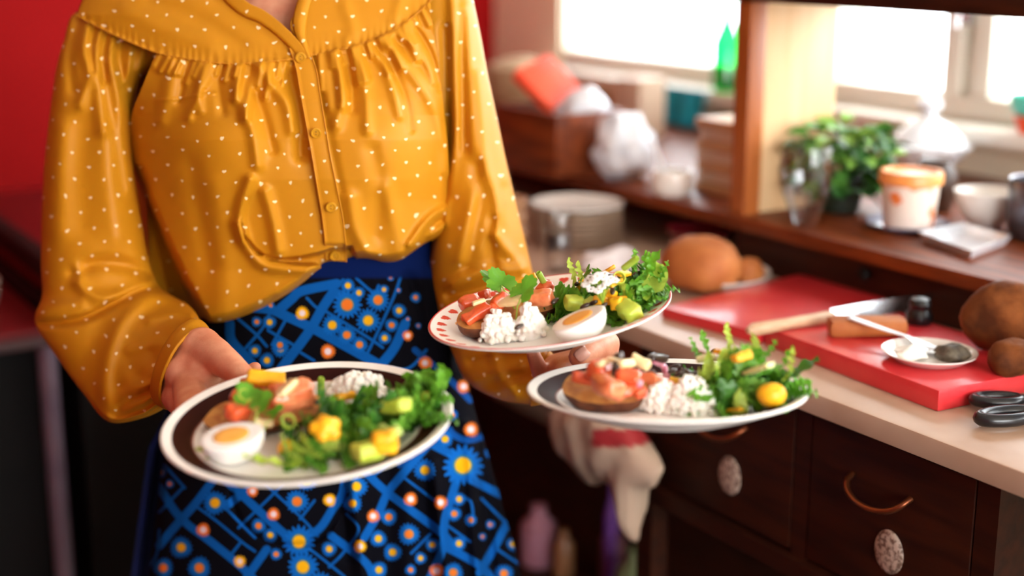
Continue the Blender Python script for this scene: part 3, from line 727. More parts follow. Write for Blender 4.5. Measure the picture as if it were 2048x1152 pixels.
# ---- front of the blouse
BS = []   # folds running down from the gathers
g = np.random.RandomState(5)
xg = 318
while xg < 862:
    sy = float(seam_y(xg)); drift = (xg - 600) / 300
    Ln = g.choice([22, 30, 45, 70, 110], p=[.25, .25, .2, .2, .1]); wd = g.uniform(3.5, 6) + Ln * .045
    am = g.uniform(.0032, .0058) * (1 + Ln / 160)
    if not 585 < xg < 628:
        BS.append(([(xg, sy + 3), (xg + drift * Ln * .25, sy + Ln * .5), (xg + drift * Ln * .55, sy + Ln)], wd, am))
    xg += g.uniform(9, 17)
BS += [([(763, 78), (800, 118), (838, 165), (868, 215), (890, 290), (893, 340)], 13, .009),
       ([(737, 90), (768, 130), (784, 171), (800, 230)], 11, .007), ([(706, 100), (722, 140), (732, 190), (735, 260)], 11, .006),
       ([(671, 108), (682, 150), (684, 195), (672, 250)], 12, .007), ([(789, 66), (830, 92), (855, 130), (868, 165)], 8, .006),
       ([(752, 92), (790, 150), (812, 205), (822, 260)], 8, -.005), ([(690, 108), (702, 160), (705, 220)], 9, -.005), ([(835, 60), (862, 110), (880, 180)], 6, -.006),
       ([(523, 134), (545, 172), (575, 205), (588, 260)], 13, .009), ([(476, 137), (470, 170), (484, 211), (505, 262), (515, 330)], 12, .007),
       ([(500, 137), (505, 175), (525, 225), (545, 300)], 10, -.005), ([(345, 125), (338, 170), (322, 240)], 14, .006), ([(405, 130), (398, 170), (400, 220)], 9, .005),
       ([(442, 135), (438, 175), (445, 225)], 9, -.005), ([(372, 128), (366, 165), (358, 205)], 8, -.005),
       ([(580, 150), (596, 230), (602, 310)], 13, -.011), ([(310, 200), (355, 198), (380, 193), (430, 187)], 3, .0016),
       ([(635, 160), (655, 260), (680, 380)], 9, -.003),
       ([(500, 360), (483, 410), (479, 445), (486, 478)], 12, .010), ([(530, 385), (545, 440), (556, 500)], 12, .008),
       ([(475, 450), (497, 500), (530, 532), (590, 540), (638, 540)], 10, .008),
       ([(820, 488), (846, 452), (868, 430), (889, 418)], 9, .010), ([(850, 478), (868, 450), (888, 436)], 8, -.008),
       ([(700, 400), (712, 460), (735, 505)], 16, .008), ([(770, 380), (790, 440), (800, 500)], 18, .006), ([(560, 590), (600, 560), (640, 545)], 10, .004),
       ([(430, 380), (440, 470), (445, 560), (440, 620)], 26, .005), ([(380, 330), (400, 430), (420, 530)], 20, -.004), ([(745, 300), (760, 380), (750, 470)], 16, -.004)]
TUCK = [(481, 440), (488, 480), (515, 509), (565, 518), (600, 514), (640, 505), (660, 498), (690, 494), (703, 493), (712, 512), (720, 540), (690, 545), (645, 541), (636, 531), (590, 529), (540, 520), (510, 497), (490, 470)]
nu, nv = 240, 230
bot = [(372, 628), (400, 640), (432, 645), (470, 638), (520, 618), (562, 596), (605, 566), (640, 537), (664, 529), (692, 526), (716, 517), (742, 518), (772, 524), (800, 520), (826, 503), (850, 486), (870, 478), (884, 470)]
top = [(313, 104), (372, 116), (428, 124), (480, 126), (540, 122), (600, 114), (622, 109), (700, 92), (760, 72), (800, 50), (838, 22), (860, 2)]
lft = [(372, 628), (330, 600), (306, 575), (292, 500), (278, 420), (266, 330), (262, 240), (282, 180), (313, 104)]
rgt = [(884, 470), (893, 430), (898, 380), (896, 300), (888, 220), (880, 150), (868, 70), (860, 2)]
G = coons(bot, top, lft, rgt, nu, nv); X, Y = G[..., 0], G[..., 1]
vv = np.linspace(0, 1, nv)[:, None] + 0 * X
D = torso_depth(X, Y) - folds(X, Y, BS, 1.05, 1.2) - wrinkle(X, Y, 3) * sstep(Y - seam_y(X), 5, 60)
D += .030 * sstep(inpoly(X, Y, TUCK), -3, 6)                       # the tucked-in part under the puffs
CE = [(300, 330), (308, 390), (322, 425), (350, 490), (382, 560), (410, 612), (430, 645)]   # edge of the hanging front
cx = np.interp(Y, [p[1] for p in CE], [p[0] for p in CE], left=150)
D += .075 * sstep(cx - X, 0, 26) * sstep(Y, 330, 400) + .0012 * np.clip(cx - X - 10, 0, 80) * (Y > 330)
D += .030 * np.clip(1 - vv / .045, 0, 1) ** 2                        # hem rolls back
V = S(X.ravel(), Y.ravel(), D.ravel())
front = link('blouse', mesh_np('blouse', V, grid_faces(nu, nv), BLOUSE, uv=np.stack([X.ravel() * UVK, -Y.ravel() * UVK], -1)), person)
tag(front, 'mustard blouse with small pale hearts')
# a back for the blouse
nb = 48; nrow = 36
bk_v = []
for r in range(nrow):
    q = r / (nrow - 1)
    for k in range(nb):
        a = math.pi * k / (nb - 1)
        ty = float(np.interp(522 - 352 * math.cos(a), [160, 212, 300, 400, 520, 690, 780, 880], [0, -72, -120, -146, -132, -148, -120, -70]))
        yy = ty + (600 - ty) * q
        xl = float(np.interp(yy, [-150, -70, 30, 150, 260, 600], [205, 205, 170, 240, 290, 300])); xr = float(np.interp(yy, [-150, -70, 30, 150, 600], [878, 878, 872, 882, 885]))
        kb = math.sin(math.pi / 2 * min(1, q / .22))
        bk_v.append(S((xl + xr) / 2 - (xr - xl) / 2 * math.cos(a), yy, 1.775 + .025 * kb + .10 * kb * math.sin(a) ** .7))
link('blouse_back', mesh_np('blouse_back', np.array(bk_v), grid_faces(nb, nrow), PLAIN), front)

# ---- yoke, two halves
YS = [([(430, 0), (500, 45), (560, 85), (600, 108)], 10, -.003), ([(250, 20), (330, 60), (420, 90)], 16, .003), ([(300, 0), (400, 40), (480, 90)], 14, -.003), ([(690, 10), (705, 60), (690, 95)], 12, .003), ([(800, 0), (790, 40)], 12, .003)]
def seam_pucker(X, Y):
    d = seam_y(X) - Y
    return .0018 * np.exp(-np.clip(d, 0, 99) / 10) * np.sin(X * .42 + 2 * np.sin(X * .05)) * (d < 40) + .003 * np.exp(-(np.clip(d, 0, 99) / 5) ** 2)
def cloth(name, bot, top, lft, rgt, nu, nv, parent, off=0.0, fold=(), m=None, extra=None, thick=0):
    G = coons(bot, top, lft, rgt, nu, nv); X, Y = G[..., 0], G[..., 1]
    D = torso_depth(X, Y) - off - folds(X, Y, list(fold))
    if extra is not None: D = D + extra(X, Y)
    o = link(name, mesh_np(name, S(X.ravel(), Y.ravel(), D.ravel()), grid_faces(nu, nv), m or BLOUSE, uv=np.stack([X.ravel() * UVK, -Y.ravel() * UVK], -1)), parent)
    if thick:
        md = o.modifiers.new('thick', 'SOLIDIFY'); md.thickness = thick; md.offset = -1
    return o
sl_ = [p for p in SEAM if p[0] <= 600] + [(619, 113)]
cloth('yoke', sl_, [(212, -72), (300, -120), (400, -150)], [(152, 31), (170, -10), (212, -72)], [(619, 113), (596, 82), (566, 50), (530, 22), (487, -2), (440, -60), (400, -150)], 150, 60, front, .004, YS, extra=lambda X, Y: -seam_pucker(X, Y), thick=.0015)
sr_ = [(617, 113)] + [p for p in SEAM if p[0] >= 622]
cloth('yoke', sr_, [(690, -150), (780, -120), (880, -75)], [(617, 113), (606, 90), (586, 62), (583, 45), (592, 20), (607, -8), (640, -70), (690, -150)], [(872, -8), (878, -40), (880, -75)], 100, 60, front, .003, YS, extra=lambda X, Y: -seam_pucker(X, Y), thick=.0015)
# collar edge, a folded strip along the neckline on either side
for pts in ([(619, 114), (597, 82), (566, 50), (530, 22), (487, -2), (440, -60), (405, -140)], ):
    C_ = catmull(pts, 60); tg = np.gradient(C_, axis=0); nrm = np.stack([-tg[:, 1], tg[:, 0]], 1); nrm /= np.linalg.norm(nrm, axis=1)[:, None]
    if nrm[10, 0] > 0: nrm = -nrm
    q = np.linspace(0, 1, 9)
    G = C_[:, None, :] + nrm[:, None, :] * (q[None, :, None] * 34 * np.linspace(.55, 1, 60)[:, None, None])
    X, Y = G[..., 0], G[..., 1]
    D = torso_depth(X, Y) - .006 - .010 * (1 - q)[None, :] * np.linspace(.2, 1, 60)[:, None] + .003 * (q > .9)[None, :]
    o = link('collar', mesh_np('collar', S(X.ravel(), Y.ravel(), D.ravel()), grid_faces(9, 60), BLOUSE, uv=np.stack([X.ravel() * UVK, -Y.ravel() * UVK], -1)), front)
    md = o.modifiers.new('thick', 'SOLIDIFY'); md.thickness = .002
pts = [(620, 116), (613, 92), (607, 66), (610, 30), (622, -10), (648, -70)]
C_ = catmull(pts, 50); G = C_[:, None, :] + np.array([[[-26 * q + 4, 2 * q] for q in np.linspace(0, 1, 8)]]) * (np.clip(np.linspace(.2, 2.2, 50), 0, 1)[:, None, None])
X, Y = G[..., 0], G[..., 1]; D = torso_depth(X, Y) - .0055 - .004 * np.sin(np.linspace(0, 1, 8) * math.pi)[None, :]
o = link('collar', mesh_np('collar', S(X.ravel(), Y.ravel(), D.ravel()), grid_faces(8, 50), BLOUSE, uv=np.stack([X.ravel() * UVK, -Y.ravel() * UVK], -1)), front)
md = o.modifiers.new('thick', 'SOLIDIFY'); md.thickness = .0015
# seam threads
def thread(pts, off, r, parent, n=120):
    C_ = catmull(pts, n); D = torso_depth(C_[:, 0], C_[:, 1]) - off - folds(C_[:, 0], C_[:, 1], YS)
    return MB().tube([tuple(p) for p in S(C_[:, 0], C_[:, 1], D)], r, 6).obj('seam', THREAD, parent)
thread([(p[0], p[1] - 1) for p in sl_], .0068, .0009, front)
thread([(p[0], p[1] - 1) for p in sr_], .0058, .0009, front)

# ---- placket with buttons
PLK_L = [(577, 96), (590, 135), (600, 190), (611, 250), (622, 310), (632, 370), (642, 430), (648, 480), (650, 520)]
PLK_R = [(618, 96), (634, 140), (642, 190), (652, 250), (662, 310), (676, 380), (686, 430), (692, 480), (694, 524)]
A = catmull(PLK_L, 110); B = catmull(PLK_R, 110); q = np.linspace(0, 1, 15)[None, :, None]
G = A[:, None] * (1 - q) + B[:, None] * q; X, Y = G[..., 0], G[..., 1]
Dp = torso_depth(X, Y) - .0055 - .0012 * np.sin(np.linspace(0, 1, 15) * math.pi)[None, :] - .002 * ((np.linspace(0, 1, 15) < .09) | (np.linspace(0, 1, 15) > .91))[None, :] * .5
Dp -= .004 * np.exp(-((Y - 330) / 60) ** 2)
Dp += .034 * sstep(Y, 486, 505)
plk = link('placket', mesh_np('placket', S(X.ravel(), Y.ravel(), Dp.ravel()), grid_faces(15, 110), BLOUSE, uv=np.stack([X.ravel() * UVK, -Y.ravel() * UVK], -1)), front)
md = plk.modifiers.new('thick', 'SOLIDIFY'); md.thickness = .0018; md.offset = 1
def edge_line(curve, dq):
    C_ = catmull(curve, 100); D = torso_depth(C_[:, 0], C_[:, 1]) - .0075 - .004 * np.exp(-((C_[:, 1] - 330) / 60) ** 2) + .034 * sstep(C_[:, 1], 486, 505)
    MB().tube([tuple(p) for p in S(C_[:, 0] + dq, C_[:, 1], D)], .0007, 6).obj('stitching', THREAD, plk)
edge_line(PLK_L, 2); edge_line(PLK_R, -1.5)
BUT = mat('mustard button', lin(200, 142, 22), .3, lin(190, 130, 16), 40, coat=.3)
HOLE = mat('button hole shade', lin(70, 40, 8), .7, lin(60, 34, 8), 20)
bp_ = MB().lathe([(0, .0013), (.0036, .0013), (.0042, .0022), (.0056, .0022), (.0062, .0014), (.0060, 0), (0, 0)], 28).data('button', BUT)
hp_ = MB().lathe([(0, .0016), (.0007, .0016), (.0008, .0012), (0, .0012)], 10).data('button_hole', HOLE)
th_ = MB().tube([(0, -.0013, .0015), (0, 0, .0021), (0, .0013, .0015)], .0004, 6).data('button_thread', PLAIN)
for (bx, by) in ((601, 115), (632, 266), (662, 414), (670, 512)):
    d = float(torso_depth(np.array(bx), np.array(by))) - .0082 - .004 * math.exp(-((by - 330) / 60) ** 2) + .034 * float(sstep(np.array(by), 486, 505)) - .0018
    bo = link('button', bp_, front, tuple(S(bx, by, d)), (HP + .12, 0, .12))
    for s in (-1, 1):
        h = link('button_hole', hp_, bo); h.location = (0, .0014 * s, 0)
    link('button_thread', th_, bo)

# ---- sleeves as tubes: (left x, left y, right x, right y, depth, half depth)
def sleeve(name, secs, nseg, nring, strokes, label=None, noise_amp=.0015, parent=None, m=None, gather=None):
    A = np.array([tuple(s) + (0,) * (7 - len(s)) for s in secs], float); n = len(A)
    k = np.linspace(0, n - 1, nring)
    def cr(col):
        P = np.r_[2 * A[0, col] - A[1, col], A[:, col], 2 * A[-1, col] - A[-2, col]]; i = np.clip(k.astype(int), 0, n - 2); t = k - i
        p0, p1, p2, p3 = P[i], P[i + 1], P[i + 2], P[i + 3]
        return .5 * (2 * p1 + (p2 - p0) * t + (2 * p0 - 5 * p1 + 4 * p2 - p3) * t * t + (3 * p1 - p0 - 3 * p2 + p3) * t ** 3)
    lx, ly, rx, ry, dp, hd, sk = [cr(c)[:, None] for c in range(7)]
    a = (np.arange(nseg) / nseg * 2 * math.pi)[None, :]
    c = np.cos(a); s = np.sin(a)
    c2 = np.sign(c) * np.abs(c) ** .9
    X = (lx + rx) / 2 + (rx - lx) / 2 * c2; Y = (ly + ry) / 2 + (ry - ly) / 2 * c2
    X = X - sk * s
    face = np.clip(s, 0, 1)
    D = dp - hd * np.sign(s) * np.abs(s) ** .8
    H = folds(X, Y, strokes, 1.25, .95) + wrinkle(X, Y, len(strokes), .0014)
    if gather is not None: H = H + gather(X, Y, k[:, None], a)
    D = D - H * np.clip(face * 2.5, 0, 1)
    U = np.stack([(X + (s < 0) * 3.3) * UVK, -Y * UVK * 1.0], -1)
    o = link(name, mesh_np(name, S(X.ravel(), Y.ravel(), D.ravel()), grid_faces(nseg, nring, True)[:, ::-1].copy(), m or BLOUSE, uv=U.reshape(-1, 2)), parent or front)
    if label: o['label'] = label
    return o
LS = [([(175, 50), (168, 100), (178, 150), (160, 210)], 9, .008), ([(200, 62), (190, 110), (196, 180), (205, 260)], 11, .010), ([(225, 75), (222, 130), (236, 190), (247, 280), (262, 380)], 10, .011),
      ([(188, 58), (182, 100), (186, 140)], 6, -.008), ([(212, 72), (206, 110), (210, 160)], 6, -.008), ([(242, 82), (238, 120), (250, 170)], 8, -.010), ([(155, 45), (140, 110), (145, 180)], 9, -.006),
      ([(262, 95), (258, 130), (250, 165)], 6, .006), ([(285, 100), (276, 140)], 6, .005),
      ([(120, 260), (115, 360), (112, 460)], 18, .007), ([(165, 250), (160, 350), (165, 450)], 22, -.006), ([(215, 270), (222, 370), (235, 470)], 20, .008),
      ([(150, 545), (185, 528), (240, 528), (300, 545)], 12, -.014), ([(155, 540), (160, 570), (190, 592), (240, 592), (300, 575)], 11, .013),
      ([(74, 648), (130, 645), (175, 634), (225, 608), (270, 585), (312, 572)], 7, -.018), ([(80, 620), (120, 612), (160, 605)], 12, .008),
      ([(213, 835), (209, 790), (212, 740), (225, 690), (248, 640), (290, 600), (330, 590)], 12, .012), ([(150, 740), (180, 700), (200, 650)], 16, -.006),
      ([(260, 700), (300, 690), (330, 690)], 8, .006), ([(250, 790), (290, 765), (330, 755)], 9, .008), ([(240, 815), (290, 790), (330, 775)], 7, -.008), ([(300, 640), (340, 628), (380, 630)], 8, .007)]
def lgather(X, Y, k, a):
    wgt = sstep(k, 10.0, 13.0)
    return wgt * .0055 * np.sin(a * 17 + 1.5 * np.sin(a * 4)) * sstep(k, 10, 13)
slv_l = sleeve('sleeve', [(225, 20, 262, 32, 1.79, .006), (150, 26, 318, 100, 1.795, .035), (128, 80, 308, 130, 1.79, .055), (112, 140, 276, 170, 1.785, .062), (98, 240, 262, 250, 1.78, .068), (88, 340, 268, 345, 1.775, .072), (83, 440, 284, 445, 1.775, .074),
                      (82, 530, 300, 525, 1.77, .075), (84, 592, 318, 572, 1.76, .075), (70, 645, 345, 592, 1.735, .072), (112, 712, 372, 606, 1.70, .068), (165, 785, 388, 622, 1.66, .062, 3), (217, 843, 397, 636, 1.62, .058, 12), (285, 836, 396, 642, 1.575, .048, 28), (330, 812, 396, 648, 1.54, .036, 40)],
                200, 260, LS, gather=lgather)
# cuff, a short band round the wrist
CUFF_T = [(371, 634), (345, 648), (325, 685), (317, 740), (322, 800)]
slc = [(326, 808, 390, 642, 1.540, .0365, 41), (332, 812, 395, 646, 1.530, .037, 41), (338, 815, 400, 654, 1.520, .037, 41), (344, 816, 405, 661, 1.510, .0365, 41)]
cf = sleeve('cuff', slc, 64, 14, [], parent=front)
md = cf.modifiers.new('thick', 'SOLIDIFY'); md.thickness = .003
RS = [([(905, 0), (909, 120), (911, 240), (900, 340), (885, 440)], 9, .010), ([(890, 60), (893, 180), (899, 290), (890, 390)], 9, -.010), ([(930, 20), (940, 150), (948, 280), (962, 345), (945, 420), (925, 520)], 13, .010),
      ([(960, 150), (972, 317), (992, 390), (996, 430), (988, 470)], 10, .010), ([(955, 330), (958, 400), (945, 470), (932, 530)], 11, -.010), ([(925, 30), (925, 180), (930, 300)], 8, -.006),
      ([(990, 470), (1012, 497), (1050, 535)], 10, .009), ([(985, 440), (982, 500), (990, 540)], 8, -.008), ([(905, 570), (935, 555), (985, 540), (1040, 540)], 10, .010), ([(900, 592), (950, 580), (1000, 565)], 9, -.012), ([(1010, 380), (1030, 450), (1045, 510)], 12, -.006),
      ([(950, 760), (990, 745), (1040, 735)], 9, .008), ([(945, 725), (1000, 715), (1050, 712)], 10, -.008), ([(975, 790), (1030, 770), (1070, 765)], 8, .006), ([(985, 705), (1000, 750), (1030, 790)], 9, .007)]
slv_r = sleeve('sleeve', [(850, -92, 885, -98, 1.795, .006), (800, -66, 925, -86, 1.795, .045), (805, -10, 940, -30, 1.795, .055), (815, 70, 958, 55, 1.79, .06), (835, 150, 974, 140, 1.785, .06), (870, 240, 993, 230, 1.78, .062), (874, 330, 1012, 320, 1.775, .065), (878, 420, 1032, 405, 1.77, .066), (862, 500, 1050, 480, 1.765, .066),
                      (858, 570, 1064, 540, 1.765, .06), (878, 640, 1074, 585, 1.75, .056), (905, 705, 1078, 620, 1.71, .052), (935, 765, 1080, 650, 1.67, .05), (1000, 800, 1086, 680, 1.635, .046), (1062, 810, 1096, 705, 1.605, .04)],
                180, 220, RS)
cf2 = sleeve('cuff', [(1060, 808, 1096, 704, 1.606, .036), (1072, 806, 1104, 712, 1.598, .035), (1086, 802, 1114, 720, 1.590, .034)], 64, 10, [], parent=front)
md = cf2.modifiers.new('thick', 'SOLIDIFY'); md.thickness = .003

# ---- the skirt, its print stuck to the cloth
SK_L = [(392, 520), (408, 600), (388, 690), (360, 790), (335, 890), (318, 980), (306, 1080), (296, 1180), (285, 1340)]
SK_R = [(868, 470), (888, 560), (905, 640), (928, 740), (952, 830), (982, 930), (1010, 1030), (1042, 1150), (1075, 1340)]
nu, nv = 560, 560
A = catmull(SK_L, nv); B = catmull(SK_R, nv)
# make both sides advance evenly in y
u = np.linspace(0, 1, nu)[None, :]
X = A[:, 0:1] * (1 - u) + B[:, 0:1] * u; Y = A[:, 1:2] * (1 - u) + B[:, 1:2] * u
t = u * 2 - 1
dep = np.interp(Y, [480, 560, 700, 1000, 1340], [.105, .112, .135, .155, .165])
D = 1.795 - dep * np.sqrt(np.clip(1 - np.abs(t) ** 2.4, 0, 1))
KS = [([(700, 900), (706, 1000), (722, 1100), (735, 1340)], 16, .014), ([(690, 930), (688, 1020), (700, 1110)], 12, -.012), ([(868, 930), (877, 1009), (884, 1091), (894, 1150), (905, 1340)], 13, .018), ([(850, 960), (855, 1060), (870, 1200)], 14, -.012),
      ([(935, 850), (943, 930), (947, 1040), (960, 1200)], 11, .016), ([(955, 880), (966, 980), (980, 1100), (995, 1300)], 12, -.020), ([(800, 800), (812, 900), (818, 1000), (822, 1200)], 20, .008), ([(770, 860), (775, 1000), (775, 1250)], 18, -.008),
      ([(460, 985), (480, 1040), (520, 1075), (570, 1090), (620, 1086), (665, 1050), (690, 980)], 5, -.006), ([(330, 930), (322, 1050), (315, 1200)], 12, .008), ([(820, 560), (840, 640), (865, 740), (890, 840)], 14, -.012), ([(860, 540), (885, 640), (905, 740)], 10, .010), ([(440, 660), (430, 760), (420, 900)], 16, -.006)]
D = D - folds(X, Y, KS)
colr = np.tile(np.array(lin(8, 8, 16)), (nv, nu, 1))
BLU = np.array(lin(10, 88, 168)); BLU2 = np.array(lin(10, 72, 146)); YEL = np.array(lin(240, 178, 20)); ORA = np.array(lin(232, 120, 40)); WHI = np.array(lin(236, 220, 226)); NAVY = np.array(lin(6, 26, 80))
def paint(mask, c): 
    m = np.clip(mask, 0, 1)[..., None]; np.copyto(colr, colr * (1 - m) + c * m)
def band(pts, wd, c=BLU):
    P = np.array(pts); m = (X > P[:, 0].min() - wd) & (X < P[:, 0].max() + wd) & (Y > P[:, 1].min() - wd) & (Y < P[:, 1].max() + wd)
    if not m.any(): return
    d = np.full(X.shape, 1e9); d[m] = segdist(X[m], Y[m], pts); paint(.5 + (wd / 2 - d) / 1.6, c)
a7 = lambda L_: [(420 + x / 3.793, 500 + y / 3.793) for x, y in L_]
a6 = lambda L_: [(260 + x / 2.56, 880 + y / 2.56) for x, y in L_]
for L_ in ([(200, 430), (450, 450), (600, 512), (770, 590), (960, 690), (1180, 812), (1300, 880)], [(540, 900), (700, 690), (770, 590), (860, 430), (935, 320)], [(935, 320), (1080, 375)], [(1290, 880), (1400, 740), (1480, 560)], [(540, 440), (620, 370), (700, 310), (960, 255)], [(150, 560), (160, 680), (260, 800), (340, 890)]):
    band(a7(L_), 19)
for L_ in ([(870, 460), (1050, 570), (1240, 690), (1310, 740)], [(1240, 690), (1320, 520), (1400, 340), (1460, 160)], [(1240, 690), (1180, 810)], [(690, 780), (790, 840)], [(440, 610), (640, 725)], [(270, 745), (400, 590), (470, 440)], [(580, 520), (470, 720)], [(210, 520), (350, 640), (430, 730)], [(735, 365), (830, 440), (920, 320)], [(955, 275), (1010, 225)], [(1110, 215), (1240, 320), (1280, 270)], [(1300, 880), (1500, 900), (1640, 760)]):
    band(a7(L_), 5.5)
for L_ in ([(140, 230), (260, 400), (400, 510), (560, 640), (640, 720)], [(470, 190), (560, 270), (700, 400), (800, 490)], [(150, 540), (260, 410), (340, 320), (430, 200)], [(490, 340), (600, 255)], [(800, 500), (950, 470), (1040, 350), (1090, 270), (1100, 150)], [(1180, 140), (1320, 270), (1600, 480), (1640, 540)], [(1200, 500), (1270, 380), (1320, 270), (1400, 170), (1530, 20)], [(1030, 490), (1200, 620), (1250, 710)], [(1600, 540), (1700, 590), (1800, 650), (1860, 720)], [(1530, 720), (1600, 560), (1610, 420), (1650, 280), (1690, 160)], [(1790, 680), (1860, 560), (1930, 430)], [(1560, 30), (1700, 100)], [(1740, 200), (1920, 290)], [(600, 700), (700, 560)]):
    band(a6(L_), 16)
for L_ in ([(340, 340), (450, 420), (570, 520), (640, 570)], [(150, 100), (280, 245)], [(150, 370), (275, 240)], [(555, 450), (740, 270), (810, 190)], [(490, 350), (640, 500)], [(680, 210), (740, 270), (880, 400), (960, 490)], [(870, 405), (945, 310)], [(515, 590), (570, 520)], [(1400, 190), (1480, 250), (1580, 325)], [(1490, 90), (1400, 190), (1340, 260)], [(1240, 190), (1340, 110)], [(910, 550), (1000, 620), (1100, 700)], [(1020, 650), (1090, 580), (1170, 460), (1110, 380)], [(1640, 290), (1740, 310), (1760, 420)], [(1600, 420), (1740, 520)], [(1440, 580), (1540, 480)], [(30, 720), (130, 600), (150, 460)], [(1800, 300), (1930, 430)], [(1880, 560), (2000, 640)]):
    band(a6(L_), 5)
for L_ in ([(860, 770), (890, 850), (930, 880), (975, 870)], [(800, 930), (870, 880), (900, 860)], [(830, 700), (900, 760), (940, 800)]):
    band(L_, 13, BLU2)
def flower(x, y, r, cc, big=True):
    m = (np.abs(X - x) < r * 1.2) & (np.abs(Y - y) < r * 1.2)
    if not m.any(): return
    dx = X[m] - x; dy = Y[m] - y; d = np.hypot(dx, dy); a = np.arctan2(dy, dx)
    npet = 17 if r > 14 else 12
    ph = (x * 1.7 + y) % 6.28
    rag = .5 + .5 * np.cos(npet * a + ph); rag2 = .5 + .5 * np.cos(3 * a + ph * 2)
    rr = r * (.66 + .26 * rag + .08 * rag2)
    if cc in 'yo': pet, cen, ck = BLU * 1.25, (YEL if cc == 'y' else ORA), .36
    elif cc == 'O': pet, cen, ck = ORA, WHI, .42
    else: pet, cen, ck = YEL, WHI, .40
    k = np.zeros(X.shape); k[m] = np.clip((rr - d) / 1.4 + .5, 0, 1); paint(k, pet)
    if cc in 'yo':
        k = np.zeros(X.shape); k[m] = np.clip((r * (ck + .10) - d) / 1.8 + .5, 0, 1); paint(k * .75, np.array(lin(70, 130, 60)))
    k = np.zeros(X.shape); k[m] = np.clip((r * ck - d) / 1.4 + .5, 0, 1); paint(k, cen)
F7 = [(1047, 270, 58, 'y'), (1130, 325, 52, 'y'), (1275, 380, 92, 'o'), (1040, 415, 118, 'o'), (1200, 535, 98, 'y'), (928, 570, 85, 'y'), (1038, 645, 76, 'o'), (1135, 718, 66, 'o'), (1325, 668, 55, 'y'), (1378, 570, 55, 'o'), (1435, 460, 58, 'y'), (1320, 300, 40, 'y'), (700, 480, 56, 'Y'), (895, 770, 60, 'O'), (452, 548, 56, 'y'), (355, 545, 44, 'o'), (533, 745, 74, 'y'), (432, 837, 62, 'y'), (340, 765, 56, 'y'), (460, 420, 34, 'o'), (1370, 210, 28, 'o'), (1430, 305, 24, 'o'), (1560, 360, 44, 'o'), (1500, 525, 24, 'o'), (1580, 575, 24, 'o'), (1500, 650, 44, 'O'), (1640, 860, 52, 'O')]
F6 = [(1510, 155, 60, 'y'), (1705, 130, 110, 'y'), (1855, 65, 42, 'y'), (1160, 238, 62, 'y'), (1140, 325, 52, 'y'), (855, 315, 64, 'o'), (1022, 308, 36, 'Y'), (735, 380, 36, 'O'), (628, 262, 32, 'O'), (1437, 303, 38, 'O'), (1590, 320, 38, 'O'), (1245, 390, 36, 'O'), (375, 460, 38, 'O'), (562, 622, 34, 'Y'), (1178, 545, 36, 'Y'), (1325, 395, 46, 'o'), (1428, 482, 60, 'o'), (1272, 505, 46, 'y'), (1345, 575, 50, 'y'), (1548, 537, 38, 'y'), (1488, 605, 34, 'y'), (1437, 665, 32, 'o'), (658, 440, 42, 'o'), (718, 488, 40, 'y'), (1020, 558, 42, 'y'), (748, 585, 34, 'o'), (885, 650, 84, 'y'), (262, 550, 60, 'y'), (355, 655, 62, 'o'), (170, 655, 56, 'o'), (435, 322, 66, 'y'), (155, 165, 34, 'y'), (203, 225, 24, 'o'), (1685, 303, 38, 'y'), (1660, 378, 40, 'o'), (1745, 410, 34, 'o'), (1845, 433, 26, 'o'), (1805, 495, 22, 'o'), (1685, 530, 40, 'y'), (1962, 533, 38, 'y'), (1910, 235, 24, 'o'), (1275, 665, 46, 'y'), (1570, 670, 40, 'O'), (1655, 680, 56, 'o'), (1915, 685, 52, 'o'), (865, 520, 88, 'y'), (905, 205, 60, 'y'), (1370, 95, 30, 'y')]
for x, y, r, c in F7: flower(420 + x / 3.793, 500 + y / 3.793, r / 3.793, c)
for x, y, r, c in F6: flower(260 + x / 2.56, 880 + y / 2.56, r / 2.56, c)
for x, y, r, c in ((890, 878, 18, 'y'), (942, 859, 16, 'O'), (927, 773, 15, 'O'), (850, 726, 14, 'O'), (870, 800, 22, 'y'), (905, 830, 12, 'o'), (400, 700, 20, 'y'), (370, 830, 20, 'o'), (345, 900, 18, 'y'), (640, 1170, 30, 'y'), (480, 1200, 26, 'o'), (800, 1200, 26, 'y'), (560, 690, 15, 'o'), (600, 760, 24, 'y'), (700, 800, 20, 'o'), (500, 850, 22, 'y')): flower(x, y, r, c)
paint(sstep(-Y, -(530 + 30), -(530 + 22)) * 1.0, NAVY * .9)          # plain waistband
V = S(X.ravel(), Y.ravel(), D.ravel())
SKM = mat_attr('flower print cotton', .9, spec=.08)
skirt = link('skirt', mesh_np('skirt', V, grid_faces(nu, nv), SKM, col=colr.reshape(-1, 4)), person)
tag(skirt, 'blue and black skirt printed with a lattice and daisies')
NAVYM = mat('plain navy cotton', lin(14, 26, 84), .75, lin(12, 22, 72), 30)
bkv = []; nb = 60
yy = np.linspace(480, 1340, 30)
for y_ in yy:
    xl = np.interp(y_, [480, 600, 800, 900, 1152, 1340], [405, 405, 345, 296, 262, 235]); xr = np.interp(y_, [p[1] for p in SK_R], [p[0] for p in SK_R])
    for k in range(nb):
        a = math.pi * k / (nb - 1)
        bkv.append(S((xl + xr) / 2 - (xr - xl) / 2 * math.cos(a), y_, 1.80 + .16 * math.sin(a) + .008 * math.sin(k * 1.1)))
tag(link('skirt_back', mesh_np('skirt_back', np.array(bkv), grid_faces(nb, 30), NAVYM), skirt), 'plain navy back panel')

# ---- the body, one continuous surface (remeshed from overlapping rounded limbs)
caps = []   # (p0, r0, p1, r1)
def cap(p0, r0, p1, r1): caps.append((Vector(p0), r0, Vector(p1), r1))
def chain(pts):
    for (p, r), (q, s) in zip(pts[:-1], pts[1:]): cap(p, r, q, s)
sp_ = lambda px, py, b: Vector(S(px, py, b))
